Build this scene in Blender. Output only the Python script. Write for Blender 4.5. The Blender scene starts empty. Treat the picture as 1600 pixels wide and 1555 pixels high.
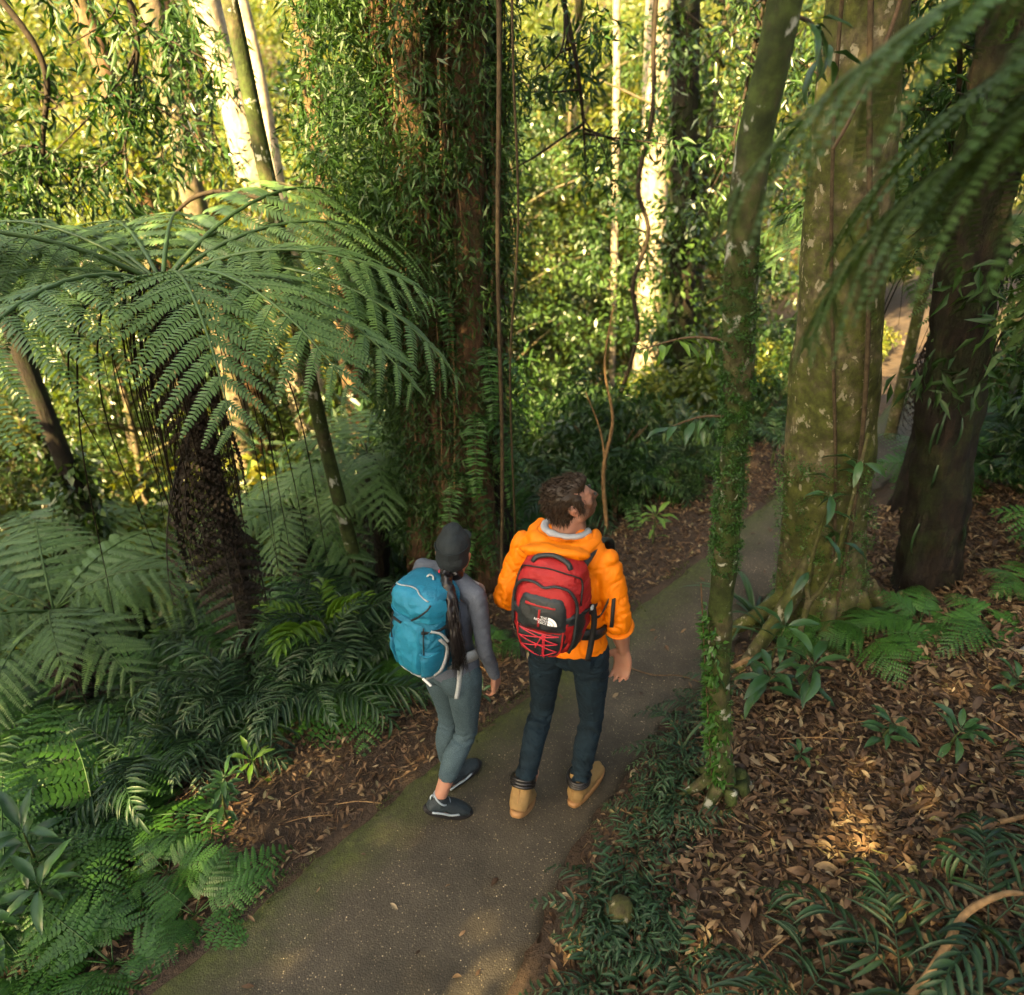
import bpy, math, random
import numpy as np
from mathutils import Vector, Matrix

# ---------------------------------------------------------------- camera, sky, sun, exposure
scene = bpy.context.scene
COL = scene.collection
CAM_Y, CAM_H, PITCH = -.05, 2.85, math.radians(30.0)
cam_data = bpy.data.cameras.new('camera')
cam_data.sensor_fit = 'HORIZONTAL'; cam_data.sensor_width = 36.0
cam_data.lens = 26.44
cam_data.clip_start = 0.05; cam_data.clip_end = 400
cam_data.dof.use_dof = True
cam_data.dof.focus_distance = 2.85
cam_data.dof.aperture_fstop = 1.9
cam = bpy.data.objects.new('camera', cam_data); COL.objects.link(cam)
cam.location = (0, CAM_Y, CAM_H); cam.rotation_euler = (math.pi/2 - PITCH, 0, 0)
scene.camera = cam

SUN_EL = math.radians(40)
SUN_TRAVEL = np.array([0.62, 0.78])                   # horizontal direction the light travels
SUN_TRAVEL = SUN_TRAVEL/np.linalg.norm(SUN_TRAVEL)
L_SUN = np.array([SUN_TRAVEL[0]*math.cos(SUN_EL), SUN_TRAVEL[1]*math.cos(SUN_EL), -math.sin(SUN_EL)])
world = bpy.data.worlds.new('World'); scene.world = world; world.use_nodes = True
nt = world.node_tree
sky = nt.nodes.new('ShaderNodeTexSky'); sky.sky_type = 'NISHITA'; sky.sun_disc = False
sky.sun_elevation = SUN_EL
sky.sun_rotation = math.atan2(-SUN_TRAVEL[0], -SUN_TRAVEL[1])
sky.dust_density = 6.0; sky.ozone_density = 0.0; sky.air_density = 1.0
nt.links.new(sky.outputs[0], nt.nodes['Background'].inputs[0])
nt.nodes['Background'].inputs[1].default_value = 0.075
sd = bpy.data.lights.new('sun', 'SUN'); sd.energy = 5.0; sd.angle = math.radians(0.5); sd.color = (1.0, 0.75, 0.40)
sun = bpy.data.objects.new('sun', sd); COL.objects.link(sun)
sun.rotation_euler = Vector(L_SUN).to_track_quat('-Z', 'Y').to_euler(); sun.location = (-12, -8, 14)
vs = scene.view_settings
vs.view_transform = 'Standard'; vs.look = 'None'; vs.gamma = 1.0; vs.use_curve_mapping = False
vs.exposure = 3.5
vs.use_white_balance = True; vs.white_balance_temperature = 7600; vs.white_balance_tint = 4
cy = scene.cycles
cy.max_bounces = 6; cy.diffuse_bounces = 3; cy.glossy_bounces = 2; cy.transmission_bounces = 3; cy.transparent_max_bounces = 4
cy.caustics_reflective = False; cy.caustics_refractive = False; cy.sample_clamp_indirect = 6.0
cy.use_denoising = True

# ---------------------------------------------------------------- small numeric kit
def smooth(e0, e1, x):
    t = np.clip((x-e0)/(e1-e0), 0, 1); return t*t*(3-2*t)
def _h(ix, iy, iz):
    h = (ix*374761393 + iy*668265263 + iz*2147483647 + 1013904223) & 0xffffffff
    h = ((h ^ (h >> 13))*1274126177) & 0xffffffff
    h = ((h ^ (h >> 16))*2246822519) & 0xffffffff
    return ((h ^ (h >> 13)) & 0xffff)/32767.5 - 1.0
def vnoise(P):
    P = np.asarray(P, float); I = np.floor(P).astype(np.int64); f = P-I; f = f*f*(3-2*f)
    r = 0
    for dx in (0, 1):
        for dy in (0, 1):
            for dz in (0, 1):
                w = (f[..., 0] if dx else 1-f[..., 0])*(f[..., 1] if dy else 1-f[..., 1])*(f[..., 2] if dz else 1-f[..., 2])
                r = r + w*_h(I[..., 0]+dx, I[..., 1]+dy, I[..., 2]+dz)
    return r
def fbm(P, o=3):
    P = np.asarray(P, float); r = 0; a = 1.0
    for k in range(o):
        r = r + a*vnoise(P*(2**k)+17.3*k); a *= 0.5
    return r
def unit(v):
    v = np.asarray(v, float); return v/np.maximum(np.linalg.norm(v, axis=-1, keepdims=True), 1e-9)

class Geo:
    """collects vertices, triangles and quads of ONE mesh"""
    def __init__(s): s.V = []; s.Q = []; s.T = []; s.R = []; s.n = 0
    def add(s, V, Q=None, T=None, rnd=0.5):
        V = np.asarray(V, float).reshape(-1, 3)
        if Q is not None and len(Q): s.Q.append(np.asarray(Q, np.int64).reshape(-1, 4)+s.n)
        if T is not None and len(T): s.T.append(np.asarray(T, np.int64).reshape(-1, 3)+s.n)
        r = np.asarray(rnd, float); s.R.append(np.full(len(V), r) if r.ndim == 0 else r)
        s.V.append(V); s.n += len(V); return s
    def arrays(s):
        V = np.concatenate(s.V) if s.V else np.zeros((0, 3))
        Q = np.concatenate(s.Q) if s.Q else np.zeros((0, 4), np.int64)
        T = np.concatenate(s.T) if s.T else np.zeros((0, 3), np.int64)
        return V, Q, T, (np.concatenate(s.R) if s.R else np.zeros(0))
    def mesh(s, name, mat=None, smooth=False):
        V, Q, T, R = s.arrays()
        me = bpy.data.meshes.new(name)
        me.vertices.add(len(V)); me.vertices.foreach_set('co', V.astype(np.float32).ravel())
        li = np.concatenate([T.ravel(), Q.ravel()]).astype(np.int32)
        me.loops.add(len(li)); me.loops.foreach_set('vertex_index', li)
        st = np.concatenate([np.arange(len(T))*3, len(T)*3+np.arange(len(Q))*4]).astype(np.int32)
        me.polygons.add(len(st)); me.polygons.foreach_set('loop_start', st)
        me.update(calc_edges=True)
        if smooth: me.polygons.foreach_set('use_smooth', np.ones(len(st), bool))
        a = me.attributes.new('rnd', 'FLOAT', 'POINT'); a.data.foreach_set('value', R.astype(np.float32))
        if mat: me.materials.append(mat)
        return me
def link(name, me, parent=None, loc=(0, 0, 0), rot=(0, 0, 0), scale=1.0):
    o = bpy.data.objects.new(name, me); COL.objects.link(o)
    if parent is not None: o.parent = parent
    o.location = loc; o.rotation_euler = rot
    o.scale = (scale,)*3 if np.isscalar(scale) else scale
    return o
def tag(o, label=None, cat=None, group=None, kind=None):
    if label: o['label'] = label
    if cat: o['category'] = cat
    if group: o['group'] = group
    if kind: o['kind'] = kind
    return o
def empty(name, loc=(0, 0, 0), rz=0.0):
    o = bpy.data.objects.new(name, None); COL.objects.link(o); o.location = loc; o.rotation_euler = (0, 0, rz)
    o.empty_display_size = 0.05
    return o
def frames(d, up):
    """rotation matrices with columns x, d, n ; d and up (n,3)"""
    d = unit(d); x = np.cross(d, up); bad = np.linalg.norm(x, axis=1) < 1e-4
    if bad.any(): x[bad] = np.cross(d[bad], np.array([1.0, 0.3, 0.1]))
    x = unit(x); n = np.cross(x, d)
    return np.stack([x, d, n], axis=2)
def inst(g, tv, tq, tt, P, R, S, rnd):
    """add n copies of a template to Geo g"""
    P = np.asarray(P, float); n = len(P); k = len(tv)
    S = np.asarray(S, float); S = S[:, None, None] if S.ndim == 1 else S[:, None, :]
    V = P[:, None, :] + np.einsum('nij,nkj->nki', R, tv[None]*S)
    off = (np.arange(n)*k)[:, None, None]
    g.add(V.reshape(-1, 3), (np.asarray(tq)[None]+off).reshape(-1, 4) if tq is not None else None,
          (np.asarray(tt)[None]+off).reshape(-1, 3) if tt is not None else None, np.repeat(rnd, k))
def blade(L=1.0, W=0.25, ns=4, droop=0.25, fold=0.12, base=0.25, peak=0.42):
    """one leaf along +Y with a midrib; returns V, Q"""
    t = np.linspace(0, 1, ns+1)
    ang = -droop*2*t; dy = np.cos(ang); dz = np.sin(ang)
    y = np.concatenate([[0], np.cumsum((dy[1:]+dy[:-1])/2)])*L/ns; z = np.concatenate([[0], np.cumsum((dz[1:]+dz[:-1])/2)])*L/ns
    w = np.where(t < peak, base+(1-base)*np.sin(np.pi/2*t/peak), np.cos(np.pi/2*np.clip((t-peak)/(1-peak), 0, 1))**0.8)*W/2
    w[-1] = 0.004*W
    V = []
    for i in range(ns+1):
        V += [(-w[i], y[i], z[i]+fold*w[i]*2), (0, y[i], z[i]), (w[i], y[i], z[i]+fold*w[i]*2)]
    Q = []
    for i in range(ns):
        a = i*3; b = a+3
        Q += [(a, a+1, b+1, b), (a+1, a+2, b+2, b+1)]
    return np.array(V), np.array(Q)
LEAF2 = (np.array([(0, 0, 0), (.5, .42, .06), (0, 1, -.06), (-.5, .42, .06)], float), np.array([(0, 1, 2, 3)]), None)
LEAF4 = (np.array([(0, 0, 0), (.5, .40, .10), (0, 1, -.14), (-.5, .40, .10), (0, .5, 0)], float), None,
         np.array([(0, 1, 4), (1, 2, 4), (2, 3, 4), (3, 0, 4)]))
PINN = (np.array([(-.42, 0, 0), (.42, 0, 0), (.40, .62, .03), (.05, 1, -.05), (-.34, .62, .03)], float), np.array([(0, 1, 2, 4)]), np.array([(4, 2, 3)]))
def spline(pts, n):
    """Catmull-Rom through rows of pts (any width)"""
    P = np.asarray(pts, float); P = np.vstack([2*P[0]-P[1], P, 2*P[-1]-P[-2]]); m = len(P)-3
    out = []
    for u in np.linspace(0, m-1e-6, n):
        i = int(u); f = u-i; a, b, c, d = P[i:i+4]
        out.append(0.5*((2*b)+(-a+c)*f+(2*a-5*b+4*c-d)*f*f+(-a+3*b-3*c+d)*f**3))
    return np.array(out)
def tube(pts, rad, k=6, n=None, amp=0.0, freq=(6, 6), seed=0, ref=None, cap=True, flute=0.0, fl_n=5):
    """swept tube; rad scalar, list, or (n,2) for ellipses. returns V,Q,T"""
    P = np.asarray(pts, float); rad = np.asarray(rad, float)
    if rad.ndim == 0: rad = np.full(len(P), float(rad))
    rr = rad.reshape(len(P), -1)
    if n:
        both = spline(np.hstack([P, rr]), n); P = both[:, :3]; rr = np.maximum(both[:, 3:], 1e-4)
    m = len(P); T = unit(np.gradient(P, axis=0))
    x = np.cross(T[0], [0, 0, 1.0]) if ref is None else np.asarray(ref, float)
    if np.linalg.norm(x) < 1e-3: x = np.array([1.0, 0, 0])
    th = np.linspace(0, 2*np.pi, k, endpoint=False); V = []
    for i in range(m):
        x = unit(x-np.dot(x, T[i])*T[i]); y = np.cross(T[i], x)
        a, b = rr[i, 0], rr[i, -1]
        V.append(P[i]+np.outer(np.cos(th)*a, x)+np.outer(np.sin(th)*b, y))
    V = np.array(V)
    if amp or flute:
        arc = np.concatenate([[0], np.cumsum(np.linalg.norm(np.diff(P, axis=0), axis=1))])
        A, Z = np.meshgrid(th, arc)
        N = np.stack([np.cos(A)*freq[0]*0.16+seed*7.1, np.sin(A)*freq[0]*0.16+seed*3.3, Z*freq[1]], -1)
        s = 1+amp*fbm(N, 4)+flute*np.sin(A*fl_n+1.5*vnoise(N*0.5)+seed)
        V = P[:, None]+(V-P[:, None])*s[..., None]
    idx = np.arange(m*k).reshape(m, k); nx = np.roll(idx, -1, axis=1)
    Q = np.stack([idx[:-1], nx[:-1], nx[1:], idx[1:]], -1).reshape(-1, 4)
    V = V.reshape(-1, 3); Tt = None
    if cap:
        V = np.vstack([V, P[0], P[-1]]); a, b = m*k, m*k+1
        Tt = np.array([(a, nx[0, j], idx[0, j]) for j in range(k)]+[(b, idx[-1, j], nx[-1, j]) for j in range(k)])
    return V, Q, Tt
def tube_mesh(name, pts, rad, mat, k=6, n=None, rnd=.5, **kw):
    g = Geo(); V, Q, T = tube(pts, rad, k, n, **kw); g.add(V, Q, T, rnd); return g.mesh(name, mat, True)

# ---------------------------------------------------------------- materials
def newmat(name):
    m = bpy.data.materials.new(name); m.use_nodes = True
    return m, m.node_tree, m.node_tree.nodes['Principled BSDF']
def node(nt, t, **kw):
    n = nt.nodes.new(t)
    for k, v in kw.items(): setattr(n, k, v)
    return n
def ramp(nt, fac, stops):
    r = node(nt, 'ShaderNodeValToRGB'); e = r.color_ramp.elements
    while len(e) < len(stops): e.new(0.5)
    for el, (p, c) in zip(e, stops): el.position = p; el.color = (*c, 1)
    nt.links.new(fac, r.inputs[0]); return r.outputs[0]
def noise_tex(nt, scale, detail=4, rough=.6, vec=None, dist=0.0, coord='Object', sc=None):
    tc = node(nt, 'ShaderNodeTexCoord'); n = node(nt, 'ShaderNodeTexNoise')
    n.inputs['Scale'].default_value = scale; n.inputs['Detail'].default_value = detail; n.inputs['Roughness'].default_value = rough
    n.inputs['Distortion'].default_value = dist
    v = vec or tc.outputs[coord]
    if sc:
        mp = node(nt, 'ShaderNodeMapping'); mp.inputs['Scale'].default_value = sc; nt.links.new(v, mp.inputs[0]); v = mp.outputs[0]
    nt.links.new(v, n.inputs['Vector']); return n.outputs[0]
def mixc(nt, fac, a, b, mode='MIX'):
    m = node(nt, 'ShaderNodeMix', data_type='RGBA', blend_type=mode)
    for s, v in ((m.inputs[0], fac), (m.inputs[6], a), (m.inputs[7], b)):
        if hasattr(v, 'is_output'): nt.links.new(v, s)
        elif isinstance(v, (int, float)): s.default_value = v
        else: s.default_value = (*v, 1)
    return m.outputs[2]
def math_n(nt, op, a, b=0.0, clamp=False):
    m = node(nt, 'ShaderNodeMath', operation=op, use_clamp=clamp)
    for s, v in ((m.inputs[0], a), (m.inputs[1], b)):
        if hasattr(v, 'is_output'): nt.links.new(v, s)
        else: s.default_value = v
    return m.outputs[0]
def attr(nt, name='rnd'):
    a = node(nt, 'ShaderNodeAttribute', attribute_name=name); return a.outputs['Fac']
def bump(nt, bsdf, h, strength=.4, dist=.01):
    b = node(nt, 'ShaderNodeBump'); b.inputs['Strength'].default_value = strength; b.inputs['Distance'].default_value = dist
    nt.links.new(h, b.inputs['Height']); nt.links.new(b.outputs[0], bsdf.inputs['Normal'])
def leaf_mat(name, dark, mid, light, rough=.42, trans=.3, tint=(1.25, 1.15, .45), spec=.5, ostep=.35):
    """foliage: colour by leaf and by plant, gloss, light passing through"""
    m, nt, b = newmat(name)
    oi = node(nt, 'ShaderNodeObjectInfo')
    f = math_n(nt, 'ADD', math_n(nt, 'MULTIPLY', attr(nt), 1-ostep), math_n(nt, 'MULTIPLY', oi.outputs['Random'], ostep))
    c = ramp(nt, f, [(0.0, dark), (.55, mid), (1.0, light)])
    nt.links.new(c, b.inputs['Base Color'])
    b.inputs['Roughness'].default_value = rough; b.inputs['Specular IOR Level'].default_value = spec
    t = node(nt, 'ShaderNodeBsdfTranslucent'); nt.links.new(mixc(nt, 1.0, c, tint, 'MULTIPLY'), t.inputs[0])
    mx = node(nt, 'ShaderNodeMixShader'); mx.inputs[0].default_value = trans
    nt.links.new(b.outputs[0], mx.inputs[1]); nt.links.new(t.outputs[0], mx.inputs[2])
    nt.links.new(mx.outputs[0], nt.nodes['Material Output'].inputs[0])
    return m
def plain(name, col, rough=.6, spec=.5, metal=0, var=.0, scale=40, bumpd=0, bs=60):
    m, nt, b = newmat(name)
    if var:
        f = noise_tex(nt, scale, 4)
        c = ramp(nt, f, [(.3, tuple(max(0, x*(1-var)) for x in col)), (.7, tuple(x*(1+var) for x in col))])
        nt.links.new(c, b.inputs['Base Color'])
    else: b.inputs['Base Color'].default_value = (*col, 1)
    b.inputs['Roughness'].default_value = rough; b.inputs['Specular IOR Level'].default_value = spec; b.inputs['Metallic'].default_value = metal
    if bumpd: bump(nt, b, noise_tex(nt, bs, 3), .5, bumpd)
    return m
def bark_mat(name, a, b_, moss=None, moss_amt=.5, lichen=None, stretch=(1, 1, .18), scale=22, rough=.85, lichen_cut=.62, bd=.012, mottle=.8, lichen_scale=9):
    m, nt, b = newmat(name)
    f = noise_tex(nt, scale, 6, .65, sc=stretch)
    c = ramp(nt, f, [(.32, tuple(x*.55 for x in a)), (.5, a), (.72, b_)])
    if moss:
        fm = noise_tex(nt, 4.5, 5, .65)
        fine = noise_tex(nt, 60, 3, .6)
        fm = math_n(nt, 'ADD', fm, math_n(nt, 'MULTIPLY', math_n(nt, 'SUBTRACT', fine, .5), .25))
        fac = ramp(nt, fm, [(max(0, 1-moss_amt-.12), (0, 0, 0)), (min(1, 1-moss_amt+.08), (1, 1, 1))])
        c = mixc(nt, fac, c, mixc(nt, noise_tex(nt, 35, 3), tuple(x*.5 for x in moss), tuple(x*1.5 for x in moss)))
    mott = ramp(nt, noise_tex(nt, 15, 5, .7), [(.34, (.42, .42, .42)), (.5, (.85, .85, .85)), (.64, (1.35, 1.33, 1.28))])
    c = mixc(nt, mottle, c, mixc(nt, 1.0, c, mott, 'MULTIPLY'))
    if lichen:
        fl = noise_tex(nt, lichen_scale, 4, .6, dist=.4, sc=(1, 1, .7))
        fac = ramp(nt, fl, [(lichen_cut, (0, 0, 0)), (lichen_cut+.05, (.85, .85, .85))])
        c = mixc(nt, fac, c, lichen)
    nt.links.new(c, b.inputs['Base Color']); b.inputs['Roughness'].default_value = rough; b.inputs['Specular IOR Level'].default_value = .25
    bump(nt, b, math_n(nt, 'ADD', f, math_n(nt, 'MULTIPLY', noise_tex(nt, 90, 3), .35)), .8, bd)
    return m

# ---------------------------------------------------------------- lie of the land
D_PATH = np.array([.683, .731]); N_PATH = np.array([.731, -.683])
def edge_r(s): return np.interp(s, [-3, 1.03, 1.9, 2.8, 4, 9], [-.80, -.96, -1.17, -1.22, -1.30, -1.30])
EDGE_L = -1.89
def ground_z(x, y):
    x = np.asarray(x, float); y = np.asarray(y, float)
    n = N_PATH[0]*x+N_PATH[1]*y; s = D_PATH[0]*x+D_PATH[1]*y
    r = n-edge_r(s); l = EDGE_L-n
    z = np.where(r > 0, .07*smooth(0, .10, r)+.36*np.maximum(r-.05, 0)+.10*np.maximum(r-1.6, 0), 0)
    lz = -.03*smooth(0, .12, l)-.20*np.clip(l-.05, 0, .75)-.52*np.clip(l-.8, 0, 16)
    hill = np.hypot(x, y)
    z = np.where(l > 0, lz+.55*np.maximum(hill-24, 0)*smooth(4, 12, l), z)
    off = np.maximum(np.maximum(r, l), 0)
    P = np.stack([x*1.1, y*1.1, 0*x], -1)
    return z+smooth(.02, .5, off)*(.05*fbm(P*1.3, 3)+.018*vnoise(P*6))-.012*smooth(-.02, .0, np.maximum(r, l))*(off <= 0)

# ================================================================ THE SETTING
def soil_material():
    m, nt, b = newmat('soil')
    f = noise_tex(nt, 9, 8, .7); f2 = noise_tex(nt, 55, 4, .6)
    c = ramp(nt, f, [(.3, (.020, .012, .007)), (.55, (.048, .028, .015)), (.75, (.080, .048, .025))])
    c = mixc(nt, math_n(nt, 'MULTIPLY', f2, .5), c, (.03, .02, .012))
    nt.links.new(c, b.inputs['Base Color']); b.inputs['Roughness'].default_value = .95
    bump(nt, b, math_n(nt, 'ADD', f, f2), .8, .02); return m
def grid_mesh(name, xs, ys, fz, mat):
    X, Y = np.meshgrid(xs, ys); Z = fz(X, Y); ny, nx = X.shape
    g = Geo(); i = np.arange(nx*ny).reshape(ny, nx)
    g.add(np.stack([X, Y, Z], -1), np.stack([i[:-1, :-1], i[:-1, 1:], i[1:, 1:], i[1:, :-1]], -1).reshape(-1, 4))
    return g.mesh(name, mat, True)
def steps(a, b, near, c0, c1, grow=1.12, mx=2.5):
    """fine between c0 and c1, growing outside"""
    mid = list(np.arange(c0, c1+1e-6, near)); s = near; x = mid[-1]; hi = []
    while x < b: s = min(s*grow, mx); x += s; hi.append(x)
    s = near; x = mid[0]; lo = []
    while x > a: s = min(s*grow, mx); x -= s; lo.append(x)
    return np.array(lo[::-1]+mid+hi)
ground = link('ground', grid_mesh('ground', steps(-70, 70, .05, -2.6, 4.2), steps(-30, 90, .05, .3, 6.5), ground_z, soil_material()))
tag(ground, kind='structure')

def path_material():
    m, nt, b = newmat('old_asphalt')
    tc = node(nt, 'ShaderNodeTexCoord')
    f = noise_tex(nt, 1.6, 7, .68); f3 = noise_tex(nt, 190, 3, .7)
    base = ramp(nt, f, [(.32, (.036, .030, .020)), (.48, (.070, .059, .041)), (.64, (.108, .090, .062))])
    vo = node(nt, 'ShaderNodeTexVoronoi', feature='F1'); vo.inputs['Scale'].default_value = 150; nt.links.new(tc.outputs['Object'], vo.inputs['Vector'])
    stone = ramp(nt, vo.outputs['Color'], [(.0, (.45, .45, .45)), (.72, (.9, .9, .9)), (.80, (1.5, 1.45, 1.35)), (.90, (2.6, 2.5, 2.3)), (1, (8, 7.6, 7))])
    inside = ramp(nt, vo.outputs['Distance'], [(.28, (1, 1, 1)), (.5, (0, 0, 0))])
    c = mixc(nt, 1.0, base, mixc(nt, inside, (.62, .62, .62), stone), 'MULTIPLY')
    # moss along the left edge: attribute rnd = distance from the left edge in metres
    e = math_n(nt, 'ADD', attr(nt), math_n(nt, 'MULTIPLY', math_n(nt, 'SUBTRACT', noise_tex(nt, 5, 6, .7), .5), .42))
    fm = ramp(nt, e, [(.02, (.95, .95, .95)), (.12, (.55, .55, .55)), (.30, (0, 0, 0))])
    moss = ramp(nt, noise_tex(nt, 42, 4, .7), [(.3, (.020, .026, .006)), (.55, (.042, .052, .010)), (.8, (.075, .085, .018))])
    c = mixc(nt, fm, c, moss)
    nt.links.new(c, b.inputs['Base Color']); b.inputs['Roughness'].default_value = .8; b.inputs['Specular IOR Level'].default_value = .35
    h = math_n(nt, 'ADD', math_n(nt, 'MULTIPLY', vo.outputs['Distance'], -1.2), math_n(nt, 'MULTIPLY', f3, .6))
    bump(nt, b, h, .45, .0035); return m
def build_path():
    ss = np.concatenate([np.arange(-2.5, 6, .045), np.arange(6, 22, .25)]); k = 26
    g = Geo(); V = []; R = []
    for s in ss:
        nl = EDGE_L+.025*float(fbm(np.array([s*2.3, 0, 0]), 3))+.012*float(vnoise(np.array([s*19, 3, 0])))
        nr = float(edge_r(s))+.04*float(fbm(np.array([s*2.0, 9, 0]), 3))+.02*float(vnoise(np.array([s*15, 8, 0])))
        for j in range(k):
            u = j/(k-1); n = nl+(nr-nl)*u
            p = D_PATH*s+N_PATH*n
            z = .012+.012*math.sin(math.pi*u)+.006*float(vnoise(np.array([p[0]*3, p[1]*3, 5.])))
            if j in (0, k-1): z -= .04
            V.append((p[0], p[1], z)); R.append(n-nl)
    i = np.arange(len(ss)*k).reshape(len(ss), k)
    g.add(V, np.stack([i[:-1, :-1], i[:-1, 1:], i[1:, 1:], i[1:, :-1]], -1).reshape(-1, 4), None, np.array(R))
    o = link('path', g.mesh('path', path_material(), True)); tag(o, kind='structure')
build_path()

# ================================================================ PEOPLE
def ellipsoid(c, r, R=None, ku=20, kv=12):
    u = np.linspace(0, 2*np.pi, ku, endpoint=False); v = np.linspace(0, np.pi, kv+1)[1:-1]
    V = np.array([(math.sin(b)*math.cos(a), math.sin(b)*math.sin(a), math.cos(b)) for b in v for a in u])
    V = np.vstack([V, (0, 0, 1), (0, 0, -1)])*np.asarray(r, float)
    if R is not None: V = V@np.asarray(R).T
    m = len(v); idx = np.arange(m*ku).reshape(m, ku); nx = np.roll(idx, -1, axis=1)
    Q = np.stack([idx[:-1], idx[1:], nx[1:], nx[:-1]], -1).reshape(-1, 4); a, b = m*ku, m*ku+1
    T = [(a, idx[0, j], nx[0, j]) for j in range(ku)]+[(b, nx[-1, j], idx[-1, j]) for j in range(ku)]
    return V+np.asarray(c, float), Q, np.array(T)
def limb(g, pts, rad, k=18, n=24, ref=(1, 0, 0), ends=(0, -1)):
    """closed tapered limb with round ends"""
    V, Q, T = tube(pts, rad, k, n, ref=ref); g.add(V, Q, T)
    r = np.asarray(rad, float).reshape(len(pts), -1)
    for i in ends:
        V, Q, T = ellipsoid(pts[i], (r[i].min()*.98,)*3, ku=12, kv=8); g.add(V, Q, T)
def rx(a): a = math.radians(a); return np.array([(1, 0, 0), (0, math.cos(a), -math.sin(a)), (0, math.sin(a), math.cos(a))])
def rz(a): a = math.radians(a); return np.array([(math.cos(a), -math.sin(a), 0), (math.sin(a), math.cos(a), 0), (0, 0, 1)])
def ry(a): a = math.radians(a); return np.array([(math.cos(a), 0, math.sin(a)), (0, 1, 0), (-math.sin(a), 0, math.cos(a))])
def melt(g, name, voxel, it=2, lam=.5, disp=None, mat=None, rnd=None, keep_big=True):
    """joins overlapping closed shapes to one continuous skin, then smooths and displaces it"""
    me = g.mesh('tmp'); o = bpy.data.objects.new('tmp', me); COL.objects.link(o)
    md = o.modifiers.new('r', 'REMESH'); md.mode = 'VOXEL'; md.voxel_size = voxel
    dg = bpy.context.evaluated_depsgraph_get(); dg.update()
    m2 = bpy.data.meshes.new_from_object(o.evaluated_get(dg))
    bpy.data.objects.remove(o); bpy.data.meshes.remove(me)
    n = len(m2.vertices); V = np.zeros(n*3); m2.vertices.foreach_get('co', V); V = V.reshape(-1, 3)
    E = np.zeros(len(m2.edges)*2, np.int64); m2.edges.foreach_get('vertices', E); E = E.reshape(-1, 2)
    deg = np.bincount(E.ravel(), minlength=n)[:, None]
    for _ in range(it):
        s = np.zeros_like(V); np.add.at(s, E[:, 0], V[E[:, 1]]); np.add.at(s, E[:, 1], V[E[:, 0]])
        V = V+lam*(s/np.maximum(deg, 1)-V)
    m2.vertices.foreach_set('co', V.ravel()); m2.update()
    if disp is not None:
        N = np.zeros(n*3, np.float32); m2.vertex_normals.foreach_get('vector', N); N = N.reshape(-1, 3)
        V = V+N*disp(V, N)[:, None]; m2.vertices.foreach_set('co', V.ravel()); m2.update()
    m2.polygons.foreach_set('use_smooth', np.ones(len(m2.polygons), bool))
    m2.name = name; m2.materials.clear()
    if mat: m2.materials.append(mat)
    a = m2.attributes.new('rnd', 'FLOAT', 'POINT')
    a.data.foreach_set('value', (rnd(V) if rnd is not None else np.full(n, .5)).astype(np.float32))
    return m2
def cloth_mat(name, col, rough=.7, weave=500, var=.12, wd=.0015, spec=.3, sheen=.0):
    m, nt, b = newmat(name)
    f = noise_tex(nt, 14, 4); c = ramp(nt, f, [(.3, tuple(x*(1-var) for x in col)), (.7, tuple(min(1, x*(1+var)) for x in col))])
    nt.links.new(c, b.inputs['Base Color']); b.inputs['Roughness'].default_value = rough; b.inputs['Specular IOR Level'].default_value = spec
    b.inputs['Sheen Weight'].default_value = sheen
    bump(nt, b, math_n(nt, 'ADD', noise_tex(nt, weave, 2), math_n(nt, 'MULTIPLY', noise_tex(nt, 55, 4, .65), 2.2)), .6, wd*1.6)
    return m
def heather_mat(name, a, b_):
    m, nt, b = newmat(name)
    f = noise_tex(nt, 330, 2, .7, sc=(1, 1, 2.5))
    nt.links.new(ramp(nt, f, [(.36, a), (.62, b_)]), b.inputs['Base Color']); b.inputs['Roughness'].default_value = .8
    b.inputs['Specular IOR Level'].default_value = .25; bump(nt, b, f, .3, .001); return m
def skin_mat(name, col, red):
    m, nt, b = newmat(name)
    f = noise_tex(nt, 25, 4)
    c = ramp(nt, f, [(.3, col), (.75, red)])
    beard = math_n(nt, 'MULTIPLY', attr(nt, 'rnd'), ramp(nt, noise_tex(nt, 260, 2), [(.3, (.55, .55, .55)), (.6, (1, 1, 1))]))
    c = mixc(nt, beard, c, (.060, .032, .018))
    nt.links.new(c, b.inputs['Base Color']); b.inputs['Roughness'].default_value = .55
    b.inputs['Subsurface Weight'].default_value = .12; b.inputs['Subsurface Radius'].default_value = (.02, .008, .004); b.inputs['Subsurface Scale'].default_value = .3
    bump(nt, b, noise_tex(nt, 180, 3), .25, .001); return m
SKIN = skin_mat('skin', (.33, .17, .115), (.36, .165, .11))
M_ORANGE = cloth_mat('orange_shell_fabric', (.74, .185, .005), .6, 700, .06, .001)
M_LINING = cloth_mat('grey_lining', (.30, .32, .345), .8, 400, .08)
M_JEANS = cloth_mat('dark_denim', (.006, .016, .025), .85, 900, .35, .0012, .2)
M_TAN = cloth_mat('tan_nubuck', (.24, .150, .062), .9, 300, .18, .001, .15)
M_SOLE = plain('gum_sole', (.30, .155, .060), .6, .4, 0, .15, 60)
M_BLACK = plain('black_webbing', (.008, .009, .010), .6, .35)
M_LEATHER = plain('black_leather', (.010, .009, .009), .35, .5)
M_RED = cloth_mat('red_nylon', (.31, .010, .012), .6, 600, .08, .0012, .4)
M_CHAR = cloth_mat('black_nylon', (.013, .019, .022), .42, 500, .2, .0012, .45)
M_CORD = plain('red_cord', (.50, .020, .040), .6)
M_WHITE = plain('white_print', (.80, .80, .80), .6)
M_GREYWEB = plain('grey_webbing', (.30, .33, .34), .65, .35, 0, .15, 200)
M_BLUE = cloth_mat('blue_nylon', (.005, .140, .240), .55, 600, .10, .0012, .4)
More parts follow.
